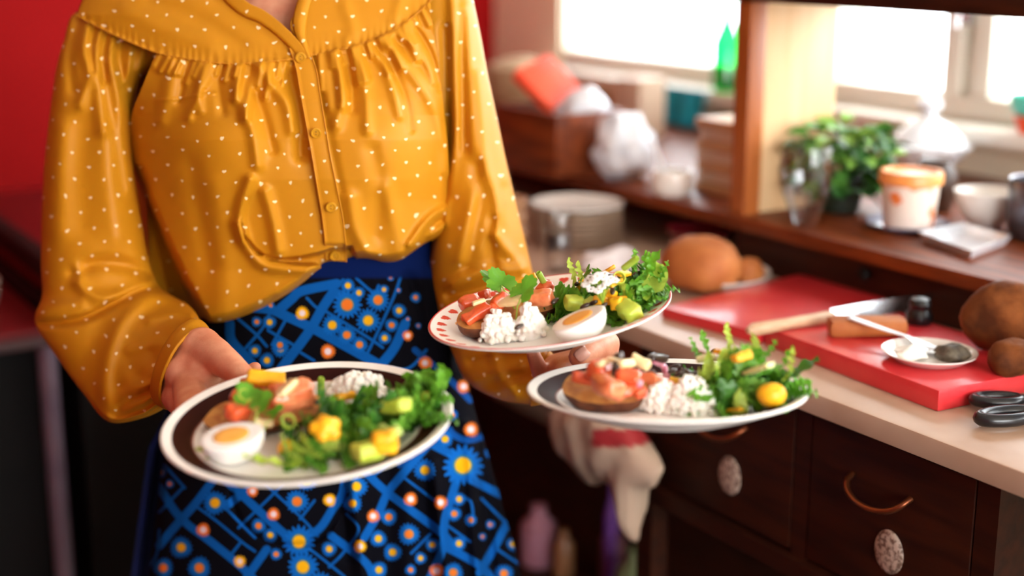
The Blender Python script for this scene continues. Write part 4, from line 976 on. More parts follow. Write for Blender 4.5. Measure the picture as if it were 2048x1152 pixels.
# torso, neck, head (above the picture), legs down to the floor
chain([((.01, .02, .98), .115, ) and (Vector((.01, .02, .98)), .112), (Vector((0, .01, 1.10)), .098), (Vector((0, 0, 1.22)), .095), (Vector((-.01, .01, 1.32)), .078)])
cap((-.19, .01, 1.335), .042, (.15, .01, 1.335), .042)
cap((-.06, .02, 1.26), .075, (.06, .02, 1.26), .075)
cap((-.01, .02, .95), .092, (.08, .02, .95), .092)
chain([(Vector((-.01, .02, 1.34)), .062), (Vector((-.005, .02, 1.43)), .052), (Vector((0, .0, 1.50)), .052)])
chain([(Vector((0, .0, 1.60)), .082), (Vector((0, .025, 1.64)), .090)]); cap((0, -.03, 1.525), .045, (0, -.01, 1.58), .068)
cap((0, -.088, 1.585), .006, (0, -.104, 1.557), .011)
for s in (-1, 1):
    cap((s * .082, .015, 1.60), .012, (s * .084, .018, 1.565), .009); cap((s * .004, -.078, 1.532), .008, (s * .02, -.070, 1.533), .006)
    chain([(Vector((.035 + s * .07, .03, .92)), .078), (Vector((.035 + s * .08, .02, .52)), .060), (Vector((.035 + s * .08, .035, .34)), .053), (Vector((.035 + s * .08, .05, .09)), .036)])
    chain([(Vector((.035 + s * .08, .05, .06)), .038), (Vector((.035 + s * .085, -.05, .04)), .034), (Vector((.035 + s * .09, -.13, .024)), .022)])
# right arm (at the left of the picture) and its hand
chain([(Vector((-.222, -.01, 1.31)), .036), (sp_(165, 590, 1.775), .038), (sp_(185, 640, 1.755), .040)])
chain([(sp_(185, 640, 1.755), .040), (sp_(290, 712, 1.68), .033), (sp_(350, 742, 1.575), .025)])
pf = lambda P, x, y, z: Vector(loc_w(P.W(x, y, z)))
h = sp_
chain([(h(350, 742, 1.575), .025), (h(362, 742, 1.515), .0265), (h(376, 748, 1.485), .026)])
chain([(h(356, 742, 1.565), .022), (h(380, 692, 1.520), .019), (h(404, 692, 1.496), .0215)])
chain([(h(356, 748, 1.565), .022), (h(360, 790, 1.49), .0215), (h(372, 812, 1.452), .017)])
chain([(h(376, 705, 1.515), .024), (h(404, 697, 1.492), .0235), (h(434, 712, 1.460), .0185), (h(463, 735, 1.430), .0158), (h(487, 754, 1.410), .0130), (h(500, 763, 1.400), .0085)])
chain([(h(388, 722, 1.49), .021), (h(412, 755, 1.458), .016)])
xl, yl = PL.at(410, 775, .012)
# the four fingers under the plate; index curls up behind the rim
kn_ = [h(425, 752, 1.475), pf(PL, -.098, .058, -.004), pf(PL, -.104, .028, -.007), pf(PL, -.110, -.002, -.006)]
chain([(h(395, 738, 1.485), .017), (kn_[0], .0115), (h(468, 752, 1.478), .0092), (h(498, 745, 1.474), .0084), (h(511, 736, 1.471), .0074)])
for i, (k0, k1, k2, rr) in enumerate([(kn_[1], (-.062, .050, -.0115), (-.030, .040, -.0105), .0092), (kn_[2], (-.066, .018, -.0115), (-.034, .012, -.0105), .0088), (kn_[3], (-.078, -.012, -.010), (-.054, -.016, -.0095), .0078)]):
    chain([(h(378, 770, 1.465), .018), (k0, .0125), (pf(PL, *k1), rr), (pf(PL, *k2), rr * .85)])
# left arm and its hand under the two plates
chain([(Vector((.19, -.015, 1.32)), .034), (sp_(965, 560, 1.765), .036), (sp_(970, 620, 1.75), .040)])
chain([(sp_(970, 620, 1.75), .040), (sp_(1040, 735, 1.66), .035), (sp_(1104, 762, 1.588), .027)])
chain([(sp_(1100, 762, 1.592), .027), (sp_(1135, 752, 1.555), .026), (sp_(1160, 744, 1.528), .022)])
chain([(sp_(1120, 745, 1.575), .024), (sp_(1180, 728, 1.545), .021), (sp_(1210, 712, 1.520), .016)])
# thumb: from the far side of the palm back over the rim
chain([(sp_(1170, 730, 1.555), .022), (sp_(1212, 688, 1.525), .0160), (sp_(1194, 694, 1.497), .0145), (sp_(1170, 707, 1.474), .0134), (sp_(1159, 714, 1.466), .0124)])
# little finger raised against the upper plate
chain([(sp_(1098, 760, 1.575), .018), (sp_(1080, 742, 1.552), .0105), (sp_(1072, 722, 1.545), .0092), (sp_(1066, 708, 1.542), .0082)])
for (k0, k1, k2, k3) in (((1138, 748, 1.53), (-.098, .062, -.006), (-.066, .050, -.0115), (-.030, .038, -.0105)), ((1160, 742, 1.525), (-.080, .080, -.006), (-.052, .066, -.0115), (-.018, .054, -.0105)), ((1190, 730, 1.528), (-.058, .100, -.006), (-.034, .082, -.0115), (-.004, .068, -.0105))):
    chain([(sp_(*k0), .017), (pf(PR, *k1), .0105), (pf(PR, *k2), .0092), (pf(PR, *k3), .008)])
bv, bf = [], []
ico = bmesh.new(); bmesh.ops.create_icosphere(ico, subdivisions=3, radius=1); ico.verts.index_update()
IV = np.array([v.co[:] for v in ico.verts]); IF = np.array([[v.index for v in f.verts] for f in ico.faces]); ico.free()
nvv = 0
for p0, r0, p1, r1 in caps:     # a sphere stretched into a tapered capsule
    ax = (p1 - p0); Ln = ax.length
    if Ln < 1e-6: continue
    axn = np.array(ax / Ln); dt = IV @ axn; m = dt > 0
    W_ = np.where(m[:, None], IV * r1 + np.array(p1), IV * r0 + np.array(p0))
    bv.append(W_); bf.append(IF + nvv); nvv += len(IV)
bm_ = mesh_np('body', np.vstack(bv), np.vstack(bf).astype(np.int32), None)
tmp = link('body', bm_)
md = tmp.modifiers.new('r', 'REMESH'); md.mode = 'VOXEL'; md.voxel_size = .0028; md.use_smooth_shade = True
md = tmp.modifiers.new('s', 'SMOOTH'); md.factor = .5; md.iterations = 7
dg = bpy.context.evaluated_depsgraph_get()
bme = bpy.data.meshes.new_from_object(tmp.evaluated_get(dg)); bme.name = 'body'
bpy.data.objects.remove(tmp); bpy.data.meshes.remove(bm_)
bme.materials.clear(); bme.materials.append(SKIN); bme.polygons.foreach_set('use_smooth', [True] * len(bme.polygons))
body = link('body', bme, person)
# nails
def nail(p, nrm, up, wd, ln):
    n = Vector(nrm).normalized(); u_ = (Vector(up) - n * Vector(up).dot(n)).normalized(); r_ = u_.cross(n)
    V = []; 
    for j in range(9):
        for i in range(7):
            a = i / 6 * 2 - 1; b = j / 8 * 2 - 1
            k = math.sqrt(max(0, 1 - max(0, abs(b) - .3) ** 2 / .49 * .55))
            V.append(Vector(p) + r_ * a * wd * k + u_ * b * ln - n * (a * a * wd * .45 + b * b * .0008))
    o = link('nail', mesh_np('nail', np.array([tuple(v) for v in V]), grid_faces(7, 9), NAIL), body)
    md = o.modifiers.new('thick', 'SOLIDIFY'); md.thickness = .0008; md.offset = 0
tip = sp_(1160, 711, 1.462)
nail(sp_(1163, 708, 1.4525), (-.2, -1, .35), sp_(1158, 714, 1.466) - sp_(1180, 702, 1.485), .0072, .0078)
# eyes and hair of the (unseen) head
EYEM = mat('eye white', lin(236, 232, 226), .2, lin(230, 226, 220), 9)
HAIRM = mat('brown hair', lin(84, 54, 34), .5, lin(64, 40, 26), 30, stretch=(20, 20, 2))
for s in (-1, 1): ey_ = MB().ball((s * .032, -.074, 1.598), .0115, 3).obj('eye', EYEM, person); MB().ball((s * .032, -.0825, 1.597), .0052, 2, (1, .55, 1)).obj('iris', HAIRM, ey_)
hb_ = MB().ball((0, .03, 1.63), .105, 4, (.95, 1.05, 1.05)).data('hair', HAIRM)
for v in hb_.vertices:
    if v.co.y < -.03 and v.co.z < 1.66: v.co.y = -.01 + (v.co.y + .03) * .1
link('hair', lumpy(hb_, .004, 30), person)

# ------------------------------------------------------------------ the three plates
PLM = mat_attr('glazed printed porcelain', .45, spec=.06)
def make_plate(P, kind, label):
    k = P.k; R = .135
    prof = [(0, .006), (.03, .006), (.06, .006), (.083, .0062), (.090, .0072), (.096, .0095), (.101, .0122), (.104, .0137)]
    prof += [(.104 + (.1325 - .104) * i / 34, .0137 + (.0238 - .0137) * i / 34) for i in range(1, 35)]
    prof += [(.1340, .0244), (.1353, .0244), (.1362, .0234), (.1358, .0220), (.132, .0204), (.118, .0146), (.104, .0088), (.095, .0052), (.086, .0030), (.081, .0024), (.0795, 0), (.075, 0), (.0735, .0022), (.04, .0024), (0, .0024)]
    seg = 480 if kind == 'heart' else 160
    a = np.arange(seg) / seg * 2 * math.pi
    pr = np.array(prof) * k; n = len(pr)
    V = np.stack([np.maximum(pr[:, :1], 1e-5) * np.cos(a), np.maximum(pr[:, :1], 1e-5) * np.sin(a), pr[:, 1:2] + 0 * a], -1)
    Rr = np.repeat(pr[:, :1] / k, seg, 1); A = np.repeat(a[None], n, 0); top = (np.arange(n) < 45)[:, None]
    c = np.tile(np.array(lin(250, 246, 240)), (n, seg, 1))
    def pm(m, cc): c[m] = cc
    if kind == 'band':
        pm((Rr > .1085) & (Rr < .1262) & top, lin(48, 18, 16))
        pm((Rr > .1068) & (Rr <= .1085) & top, lin(150, 96, 80))
    else:
        pm((Rr > .1335) & (Rr < .1358) & (np.arange(n) < 46)[:, None], lin(206, 60, 60))
        NH = 34; da = 2 * math.pi / NH
        loc = ((A / da) % 1 - .5) * da * .1205; hx = loc / .0052; hy = (Rr - .1215) / .0052 + .1
        h = (hx ** 2 + hy ** 2 - .9) ** 3 - hx ** 2 * hy ** 3
        pm((h < 0) & top & (Rr > .112), lin(222, 84, 66))
    F_ = grid_faces(seg, n, True)
    o = link('plate', mesh_np('plate', V.reshape(-1, 3), F_, PLM, col=c.reshape(-1, 4)))
    o.matrix_world = P.M()
    return tag(o, label, 'plate', 'plates of food in the hands')
plL = make_plate(PL, 'band', 'white plate with dark brown band held low before the skirt')
plU = make_plate(PU, 'heart', 'white plate with a ring of red hearts and a red edge')
plR = make_plate(PR, 'band', 'white plate with dark brown band held out beyond the heart plate, thumb on its rim')

# ------------------------------------------------------------------ food
TOM = mat('tomato flesh', lin(232, 104, 54), .3, lin(216, 78, 40), 120, coat=.4, bump=.25, bscale=260, sss=.08)
TOM2 = mat('salmon pink tomato', lin(240, 146, 98), .3, lin(230, 116, 72), 110, coat=.4, bump=.25, bscale=260, sss=.08)
MANGO = mat('yellow mango', lin(250, 190, 30), .4, lin(242, 170, 20), 70, bump=.2, bscale=200, sss=.1)
AVO = mat('avocado green', lin(196, 206, 80), .4, lin(168, 190, 56), 60, bump=.2, bscale=160, sss=.1)
ONION = mat('pale onion', lin(244, 222, 170), .35, lin(238, 206, 150), 60, coat=.2, sss=.1)
OLIVE = mat('dark seed', lin(46, 30, 24), .3, lin(64, 42, 30), 90, coat=.3)
CHEESE = mat('cottage cheese', lin(248, 246, 240), .5, lin(240, 236, 226), 90, bump=.3, bscale=300, sss=.15)
POTSK = mat('roasted skin', lin(82, 40, 20), .5, lin(124, 66, 32), 60, bump=.6, bscale=160)
POTFL = mat('roasted cut face', lin(206, 148, 76), .5, lin(170, 104, 48), 70, bump=.5, bscale=220)
EGGW = mat('egg white', lin(250, 248, 244), .28, lin(246, 242, 236), 40, sss=.15, coat=.2)
YOLK = mat('egg yolk', lin(250, 186, 90), .55, lin(246, 168, 66), 60, bump=.25, bscale=260)
REDON = mat('red onion', lin(170, 40, 84), .3, lin(226, 170, 190), 120, coat=.3)
def mat_leaf(name, c, c2, sc_=60):
    m = mat(name, c, .42, c2, sc_, bump=.25, bscale=240)
    nt = m.node_tree; N = nt.nodes; L = nt.links; p = N['Principled BSDF']; out = N['Material Output']
    t = N.new('ShaderNodeBsdfTranslucent'); t.inputs[0].default_value = tuple(min(1, x * 1.2) for x in c2[:3]) + (1,)
    mx = N.new('ShaderNodeMixShader'); mx.inputs[0].default_value = .28
    L.new(p.outputs[0], mx.inputs[1]); L.new(t.outputs[0], mx.inputs[2]); L.new(mx.outputs[0], out.inputs[0])
    return m
LG = [mat_leaf('salad green', lin(72, 134, 34), lin(112, 168, 52)), mat_leaf('salad deep green', lin(40, 92, 28), lin(66, 122, 38)), mat_leaf('salad lime green', lin(150, 186, 52), lin(190, 212, 92)), mat_leaf('herb bright green', lin(78, 146, 28), lin(110, 172, 44))]

def frilly(L, Wd, teeth, ruf, bend, seed, nu=8, nv=34, lobes=.5):
    g_ = np.random.RandomState(seed); ph = g_.uniform(0, 6, 4)
    v = np.linspace(0, 1, nv)[:, None]; u = np.linspace(-1, 1, nu + 1)[None, :]
    env = np.sin(np.pi * np.clip(.04 + .93 * v, 0, 1)) ** .7 * (.35 + .65 * v ** .6)
    tri = np.abs(((v * teeth + (u < 0) * .5) % 1) * 2 - 1)
    hw = Wd * env * (1 - lobes + lobes * tri)
    x = u * hw; y = L * (v - .10 * lobes * tri * np.abs(u)) 
    z = ruf * np.abs(u) ** 1.4 * np.sin(v * teeth * 5.2 + ph[0] + (u < 0) * 2) + .25 * Wd * u * u * env
    z = z + ruf * .4 * np.sin(v * 9 + ph[1])
    th = bend * v
    Y = y * np.cos(th * .7); Z = z * np.cos(th) + L * v * np.sin(th) * .75
    return np.stack([x + ruf * .6 * np.sin(v * 7 + ph[2]), Y, Z], -1).reshape(-1, 3), grid_faces(nu + 1, nv)
LEAVES = []; LEAFC = (0, 1, 0, 2, 1, 0, 3, 1, 0, 3, 1, 0)
for s in range(12):
    V, F_ = frilly(.034 + .004 * (s % 4), .0125 + .0015 * (s % 3), 7 + s % 4, .0050 + .0014 * (s % 2), (.7, 1.2, -.4, .9)[s % 4], s, lobes=(.34, .42, .28)[s % 3])
    LEAVES.append(mesh_np('salad_leaf', V, F_, LG[(0, 1, 0, 2, 1, 0, 3, 1, 0, 3, 1, 0)[s]]))
def put(P, name, me, x, y, z, rz=0, rx=0, ry=0, label=None, cat=None, group=None):
    o = link(name, me)
    o.matrix_world = P.M() @ Matrix.Translation((x, y, z)) @ Euler((rx, ry, rz), 'XYZ').to_matrix().to_4x4()
    return tag(o, label, cat, group)
def ppx(P, name, me, px, py, z, rz=0, rx=0, ry=0, label=None, cat=None, group=None):
    x, y = P.at(px, py, z)
    return put(P, name, me, x, y, z, rz, rx, ry, label, cat, group)

def chunk(name, sx, sy, sz, m, seed, amp=.0016):
    bm = bmesh.new(); bmesh.ops.create_cube(bm, size=1)
    for v in bm.verts: v.co = Vector((v.co.x * sx, v.co.y * sy, v.co.z * sz))
    bmesh.ops.bevel(bm, geom=bm.edges[:], offset=min(sx, sy, sz) * .28, segments=3, affect='EDGES', profile=.5)
    bmesh.ops.subdivide_edges(bm, edges=[e for e in bm.edges if e.calc_length() > .003], cuts=2, use_grid_fill=True)
    me = bpy.data.meshes.new(name); bm.to_mesh(me); bm.free()
    lumpy(me, amp, 150, seed); me.polygons.foreach_set('use_smooth', [True] * len(me.polygons)); me.materials.append(m)
    return me
def half_body(rx, ry, rz, seed, amp, mskin, mcut, pw=2.0, parent_put=None):
    """a half of something round: rounded below, cut flat on top. returns skin mesh, cut mesh"""
    nr_, ns = 14, 48; V = []
    for i in range(nr_ + 1):
        th = (math.pi / 2) * i / nr_
        for k in range(ns):
            a = 2 * math.pi * k / ns
            V.append((rx * math.sin(th) * math.cos(a), ry * math.sin(th) * math.sin(a), -rz * math.cos(th) ** .8))
    me = mesh_np('half', np.array(V), grid_faces(ns, nr_ + 1, True), mskin)
    lumpy(me, amp, 60, seed)
    rim = [me.vertices[nr_ * ns + k].co.copy() for k in range(ns)]
    V2 = []
    for i in range(9):
        q = i / 8
        for k in range(ns):
            p = rim[k] * q; p.z = rim[k].z * q * q + amp * .8 * (1 - q ** 4) + mnoise.noise(Vector((p.x, p.y, seed)) * 120) * amp * .5 * (1 - q ** 6)
            V2.append(tuple(p))
    cut = mesh_np('cut_face', np.array(V2), grid_faces(ns, 9, True), mcut)
    return me, cut
def egg_half():
    nr_, ns = 16, 56; V = []
    eg = lambda a: .0272 * (1 + .07 * math.cos(a))
    for i in range(nr_ + 1):
        th = math.pi / 2 * i / nr_
        for k in range(ns):
            a = 2 * math.pi * k / ns
            V.append((eg(a) * math.sin(th) * math.cos(a), .0212 * math.sin(th) * math.sin(a), -.026 * math.cos(th)))
    F_ = grid_faces(ns, nr_ + 1, True)
    n0 = len(V)
    for q in (.985, .95, .8, .62, 0.001):
        for k in range(ns):
            a = 2 * math.pi * k / ns; V.append((eg(a) * q * math.cos(a), .0212 * q * math.sin(a), .0006 if q > .96 else .0010))
    F2 = grid_faces(ns, 6, True) + nr_ * ns
    white = mesh_np('egg_white', np.array(V), np.vstack([F_, F2]), EGGW)
    V = []
    for q, z in ((1, .0002), (.96, .0016), (.8, .0022), (.4, .0024), (.001, .0024)):
        for k in range(ns):
            a = 2 * math.pi * k / ns; V.append((.001 + .0158 * q * math.cos(a), .0128 * q * math.sin(a), z))
    return white, mesh_np('yolk', np.array(V), grid_faces(ns, 5, True), YOLK)
EW, EY = egg_half()
def egg(P, px, py, z, rz, rx, ry, label, s=1):
    o = ppx(P, 'egg_half', EW, px, py, z, rz, rx, ry, label, 'egg', 'boiled egg halves'); o.matrix_world = o.matrix_world @ Matrix.Scale(1.06, 4); link('yolk', EY, o); return o
egg(PL, 460, 873, .034, .05, .12, -.06, 'boiled egg half with yolk up at the near edge of the low brown-banded plate')
egg(PU, 1154, 638, .030, .18, .0, -.24, 'boiled egg half showing its white side at the near edge of the heart plate')

def half_potato(P, px, py, z, rx_, ry_, rz_, rot, tx, ty, seed, label):
    a, b = half_body(rx_, ry_, rz_, seed, .0022, POTSK, POTFL)
    o = ppx(P, 'roasted_potato_half', a, px, py, z, rot, tx, ty, label, 'potato', 'roasted potato halves'); link('cut_face', b, o); return o
half_potato(PU, 980, 630, .028, .037, .027, .023, .25, .30, 0, 1, 'browned roasted potato half under tomato at the near side of the heart plate')
half_potato(PU, 1078, 603, .024, .026, .024, .018, -.2, .2, 0, 2, 'roasted potato half under tomato and coriander at the far side of the heart plate')
half_potato(PR, 1212, 772, .0275, .042, .033, .024, -.05, .34, 0, 3, 'browned roasted potato half topped with tomato on the plate held farthest out')
half_potato(PL, 508, 824, .023, .047, .030, .017, .18, .15, 0, 4, 'brown roasted potato half behind the egg on the low plate')
half_potato(PL, 600, 815, .022, .032, .026, .016, -.3, .1, 0, 5, 'brown roasted potato half under the salmon pink tomato on the low plate')

CHK = {}
def chk(kind, m, s):
    key = (kind, round(s, 4), len(CHK) % 4)
    if key not in CHK: CHK[key] = chunk(kind, s * 1.15, s, s * .85, m, len(CHK))
    return CHK[key]
def bits(P, name, m, items, label, cat, group):
    for i, it in enumerate(items):
        px, py, z, s = it[:4]; fl = it[4] if len(it) > 4 else (1, 1, 1)
        me = chunk(name, s * 1.2 * fl[0], s * fl[1], s * .9 * fl[2], m, i + int(px), s * .14)
        lb = it[5] if len(it) > 5 else label
        ppx(P, name, me, px, py, z, rnd.uniform(-1.2, 1.2) if len(it) < 7 else it[6], rnd.uniform(-.4, .5), rnd.uniform(-.4, .4), lb, cat, group)
# heart plate
bits(PU, 'tomato_chunk', TOM, [(938, 606, .037, .017, (1, 1, 1), 'tomato chunk at the left end of the near heart plate potato'), (969, 589, .039, .011, (1, 1, 1), 'small tomato chunk at the back of the near heart plate potato'), (1001, 603, .040, .017, (1, 1, 1), 'tomato chunk leaning on the pale yellow slice'), (953, 628, .034, .017, (1.5, .8, .6), 'long flat tomato slice at the front of the near potato'), (983, 618, .036, .011, (1, 1, 1), 'small tomato chunk in the middle of the near potato'), (1090, 577, .034, .015, (1, 1, 1), 'tomato chunk behind the salmon pink one on the heart plate')], 'chunk of red tomato on a potato half on the heart plate', 'tomato', 'tomato chunks on the heart plate')
bits(PU, 'tomato_chunk', TOM2, [(1084, 596, .036, .018, (1.2, 1, 1), 'large salmon pink tomato chunk beside the coriander on the heart plate')], '', 'tomato', 'tomato chunks on the heart plate')
bits(PU, 'mango_slice', MANGO, [(1047, 564, .040, .016, (1.6, .6, .5), 'yellow orange slice behind the coriander on the heart plate', .2)], '', 'mango', 'mango on the heart plate')
bits(PU, 'onion_slice', ONION, [(1020, 600, .043, .019, (1.3, .9, .3), 'pale yellow slice leaning on tomato on the heart plate', -.5), (958, 604, .046, .009, (1.4, .6, .4), 'small pale onion piece on the tomato of the heart plate'), (1003, 583, .046, .010, (1.3, .5, .4), 'pale onion sliver below the coriander leaf'), (922, 641, .020, .008, (1.6, .4, .4), 'pale onion sliver fallen beside the potato on the heart plate')], '', 'onion', 'onion on the heart plate')
bits(PU, 'mango_cube', MANGO, [(1213, 594, .034, .013), (1238, 606, .030, .015), (1166, 571, .040, .011), (1222, 588, .038, .010), (1196, 601, .033, .009)], 'yellow mango cube in the salad of the heart plate', 'mango', 'mango on the heart plate')
bits(PU, 'yellow_strip', MANGO, [(1247, 547, .055, .011, (1.7, .7, .5), 'yellow strip sticking up from the heart plate salad', .9), (1211, 543, .054, .012, (1.6, .7, .4), 'yellow strip lying on top of the heart plate salad', .1), (1232, 566, .050, .010, (1.5, .5, .4), 'short yellow strip beside the white flowers', .8)], '', 'mango', 'mango on the heart plate')
bits(PU, 'avocado_cube', AVO, [(1149, 606, .030, .017, (1.1, 1, 1), 'pale green avocado chunk behind the egg on the heart plate'), (1259, 622, .024, .019, (1.2, 1, 1), 'large pale green avocado chunk beside the egg tip on the heart plate'), (1181, 607, .028, .012, (1, 1, 1), 'small avocado chunk among the seeds of the heart plate')], '', 'avocado', 'avocado on the heart plate')
# near plate
bits(PL, 'tomato_chunk', TOM, [(474, 825, .036, .018, (1, 1, 1), 'red tomato chunk just behind the low plate egg'), (546, 795, .043, .019, (1, 1, 1), 'red tomato chunk left of the salmon pink one on the low plate'), (505, 772, .036, .018, (1, 1, 1), 'red tomato chunk below the thumb tip on the low plate'), (482, 790, .034, .015, (1, 1, 1), 'small red tomato chunk at the left end of the low plate potato')], 'red tomato chunk on the potato behind the egg of the low plate', 'tomato', 'tomato chunks on the low plate')
bits(PL, 'tomato_chunk', TOM2, [(585, 792, .046, .025, (1.3, .9, 1.1), 'big salmon pink tomato chunk at the middle of the low plate')], '', 'tomato', 'tomato chunks on the low plate')
bits(PL, 'onion_slice', ONION, [(574, 776, .060, .013, (1.6, .8, .5), 'white onion piece on top of the salmon pink tomato', .9), (527, 846, .032, .010, (1.6, .7, .6), 'pale onion piece at the potato edge of the low plate', .1), (538, 922, .010, .006, (2.2, .5, .4), 'thin onion sliver near the egg on the low plate', -.5)], '', 'onion', 'onion on the low plate')
bits(PL, 'mango_slice', MANGO, [(532, 757, .046, .018, (1.7, .9, .55), 'yellow slice under the thumb of the low plate', -.1), (690, 793, .028, .012, (1.4, .7, .6), 'yellow bit between cheese and greens of the low plate', .3), (573, 897, .018, .012, (1, .9, 1.2), 'small yellow bit beside the bare rim of the low plate', .4)], '', 'mango', 'mango on the low plate')
bits(PL, 'mango_cube', MANGO, [(768, 884, .034, .019, (1, 1, 1.1), 'yellow mango cube near the rim of the low plate')], '', 'mango', 'mango on the low plate')
bits(PL, 'avocado_cube', AVO, [(790, 812, .042, .018, (1.3, .9, .8), 'pale green avocado chunk on the far greens of the low plate'), (738, 901, .028, .021, (1.2, 1, .8), 'pale green avocado chunk beside the yellow cube of the low plate'), (846, 797, .036, .012, (1.2, 1, .8), 'green avocado bit at the far right greens of the low plate')], '', 'avocado', 'avocado on the low plate')
bits(PL, 'celery_slice', mat('celery', lin(186, 204, 110), .4, lin(160, 186, 80), 60, sss=.1), [(769, 858, .036, .010, (1.4, .7, .7)), (791, 864, .034, .010, (.8, 1.2, .8)), (397, 900, .013, .007, (1, 1, .6)), (413, 919, .011, .008, (1.5, .8, .6))], 'pale green celery bit on the low plate', 'celery', 'celery bits on the low plate')
# lumpy yellow star-shaped piece
ys = MB()
for a in range(5):
    an = a * 2 * math.pi / 5 + .25; ys.ball((.0085 * math.cos(an), .0085 * math.sin(an), 0), .0068 - .0006 * (a % 2), 3)
ys.ball((0, 0, .001), .0105, 3)
tmp = ys.obj('yellow_fruit', MANGO); md = tmp.modifiers.new('r', 'REMESH'); md.mode = 'VOXEL'; md.voxel_size = .0010; md2 = tmp.modifiers.new('s', 'SMOOTH'); md2.iterations = 6; md2.factor = .6
dg = bpy.context.evaluated_depsgraph_get(); ysm = bpy.data.meshes.new_from_object(tmp.evaluated_get(dg)); bpy.data.objects.remove(tmp)
ysm.polygons.foreach_set('use_smooth', [True] * len(ysm.polygons))
ppx(PL, 'yellow_fruit', ysm, 651, 857, .042, .3, .55, 0, 'large star shaped yellow fruit piece on the greens of the low plate', 'fruit')
# far plate
bits(PR, 'tomato_chunk', TOM, [(1197, 742, .046, .020, (1, 1, 1), 'tomato chunk on the far plate potato nearest the thumb'), (1168, 756, .038, .015, (1.3, 1, .8), 'flat tomato chunk at the left end of the far plate potato'), (1255, 757, .044, .019, (1, 1, 1), 'tomato chunk at the right of the far plate potato'), (1278, 785, .028, .011, (1, 1, 1), 'small tomato chunk at the right tip of the far plate potato'), (1248, 782, .034, .012, (1, 1, 1), 'small tomato chunk at the front of the far plate potato')], 'red tomato chunk on the potato half of the farthest held plate', 'tomato', 'tomato chunks on the far plate')
bits(PR, 'tomato_chunk', TOM2, [(1216, 774, .040, .022, (1.3, .9, .9), 'big salmon pink tomato chunk at the front of the far plate potato'), (1312, 768, .026, .024, (1.2, 1, .8), 'orange tomato chunk between potato and cheese of the far plate')], '', 'tomato', 'tomato chunks on the far plate')
bits(PR, 'onion_slice', ONION, [(1252, 728, .056, .013, (1.3, .8, .6), 'white onion piece on top of the far plate tomato'), (1281, 724, .050, .014, (1.2, .9, .8), 'pale yellow piece behind the far plate tomato'), (1230, 722, .058, .009, (1.4, .7, .5), 'small pale onion bit beside the dark olive of the far plate'), (1205, 727, .056, .009, (1.4, .7, .5), 'small pale onion bit near the thumb')], '', 'onion', 'onion on the far plate')
bits(PR, 'red_onion', REDON, [(1273, 765, .040, .010, (1, .8, .8)), (1330, 742, .034, .011, (.5, .5, 1.8)), (1316, 728, .042, .008, (1.4, .6, .5))], 'purple red onion bit on the far plate', 'onion', 'red onion on the far plate')
bits(PR, 'olive_piece', OLIVE, [(1234, 738, .052, .011, (.8, .8, 1.5)), (1316, 716, .046, .012, (1.5, .8, .7)), (1237, 713, .060, .008), (1300, 750, .034, .010)], 'dark olive piece on the tomato of the far plate', 'olive', 'olive pieces on the far plate')
bits(PR, 'yellow_bit', MANGO, [(1365, 762, .026, .012, (1.8, .7, .6), 'yellow bit left of the far plate greens', 0), (1483, 714, .062, .013, (1.2, .8, .7), 'yellow bit on top of the far plate greens'), (1440, 704, .062, .009, (1.2, .8, .6), 'small yellow bit at the crown of the far plate greens'), (1470, 820, .012, .008, (1.8, .8, .5), 'yellow crumb at the near rim of the far plate')], '', 'mango', 'mango on the far plate')
yb = MB().ball((0, 0, 0), .0122, 3, (1.15, 1, .95)).data('yellow_ball', MANGO)
ppx(PR, 'yellow_ball', lumpy(yb, .001, 90, 3), 1543, 790, .030, 0, 0, 0, 'round glossy yellow piece at the right end of the far plate', 'fruit')
bits(PR, 'apple_slice', mat('apple slice', lin(236, 234, 180), .35, lin(220, 224, 150), 40, sss=.1), [(1516, 738, .052, .014, (2.2, .8, .35), 'pale slice leaning on the far plate greens', -.9), (1412, 716, .052, .010, (1.5, .8, .5), 'small pale slice on the far plate greens', .2)], '', 'fruit', 'pale slices on the far plate')

# cottage cheese: curds heaped together
def curds(name, rx, ry, h, n, rc, seed):
    g_ = np.random.RandomState(seed); b = MB()
    for i in range(n):
        a = g_.uniform(0, 6.283); q = math.sqrt(g_.uniform(0, 1)); z = max(rc * .6, (h - rc) * (1 - q ** 2.2) * g_.uniform(.82, 1.08))
        b.ball((rx * q * math.cos(a), ry * q * math.sin(a), z), rc * g_.uniform(.7, 1.25), 2)
    b.ball((0, 0, h * .2), 1, 3, (rx * .8, ry * .8, h * .62))
    tmp = b.obj(name, CHEESE); md = tmp.modifiers.new('r', 'REMESH'); md.mode = 'VOXEL'; md.voxel_size = rc * .24
    md = tmp.modifiers.new('s', 'SMOOTH'); md.iterations = 1
    dg = bpy.context.evaluated_depsgraph_get(); me = bpy.data.meshes.new_from_object(tmp.evaluated_get(dg)); bpy.data.objects.remove(tmp)
    me.polygons.foreach_set('use_smooth', [True] * len(me.polygons)); return me
GC = 'cottage cheese helpings'
ppx(PU, 'cottage_cheese', curds('c', .023, .015, .034, 130, .0030, 1), 1002, 678, .0075, 0, 0, 0, 'lump of white cottage cheese in front of the potato on the heart plate', 'cheese', GC)
ppx(PU, 'cottage_cheese', curds('c', .018, .013, .036, 110, .0030, 2), 1064, 672, .0075, .3, 0, 0, 'lump of white cottage cheese beside the egg on the heart plate', 'cheese', GC)
ppx(PL, 'cottage_cheese', curds('c', .036, .026, .024, 190, .0034, 3), 715, 788, .0068, .1, 0, 0, 'low heap of white cottage cheese at the back of the low plate', 'cheese', GC)
ppx(PR, 'cottage_cheese', curds('c', .024, .016, .028, 190, .0026, 4), 1326, 820, .0068, 0, 0, 0, 'left lump of smooth white cheese on the far plate', 'cheese', GC)
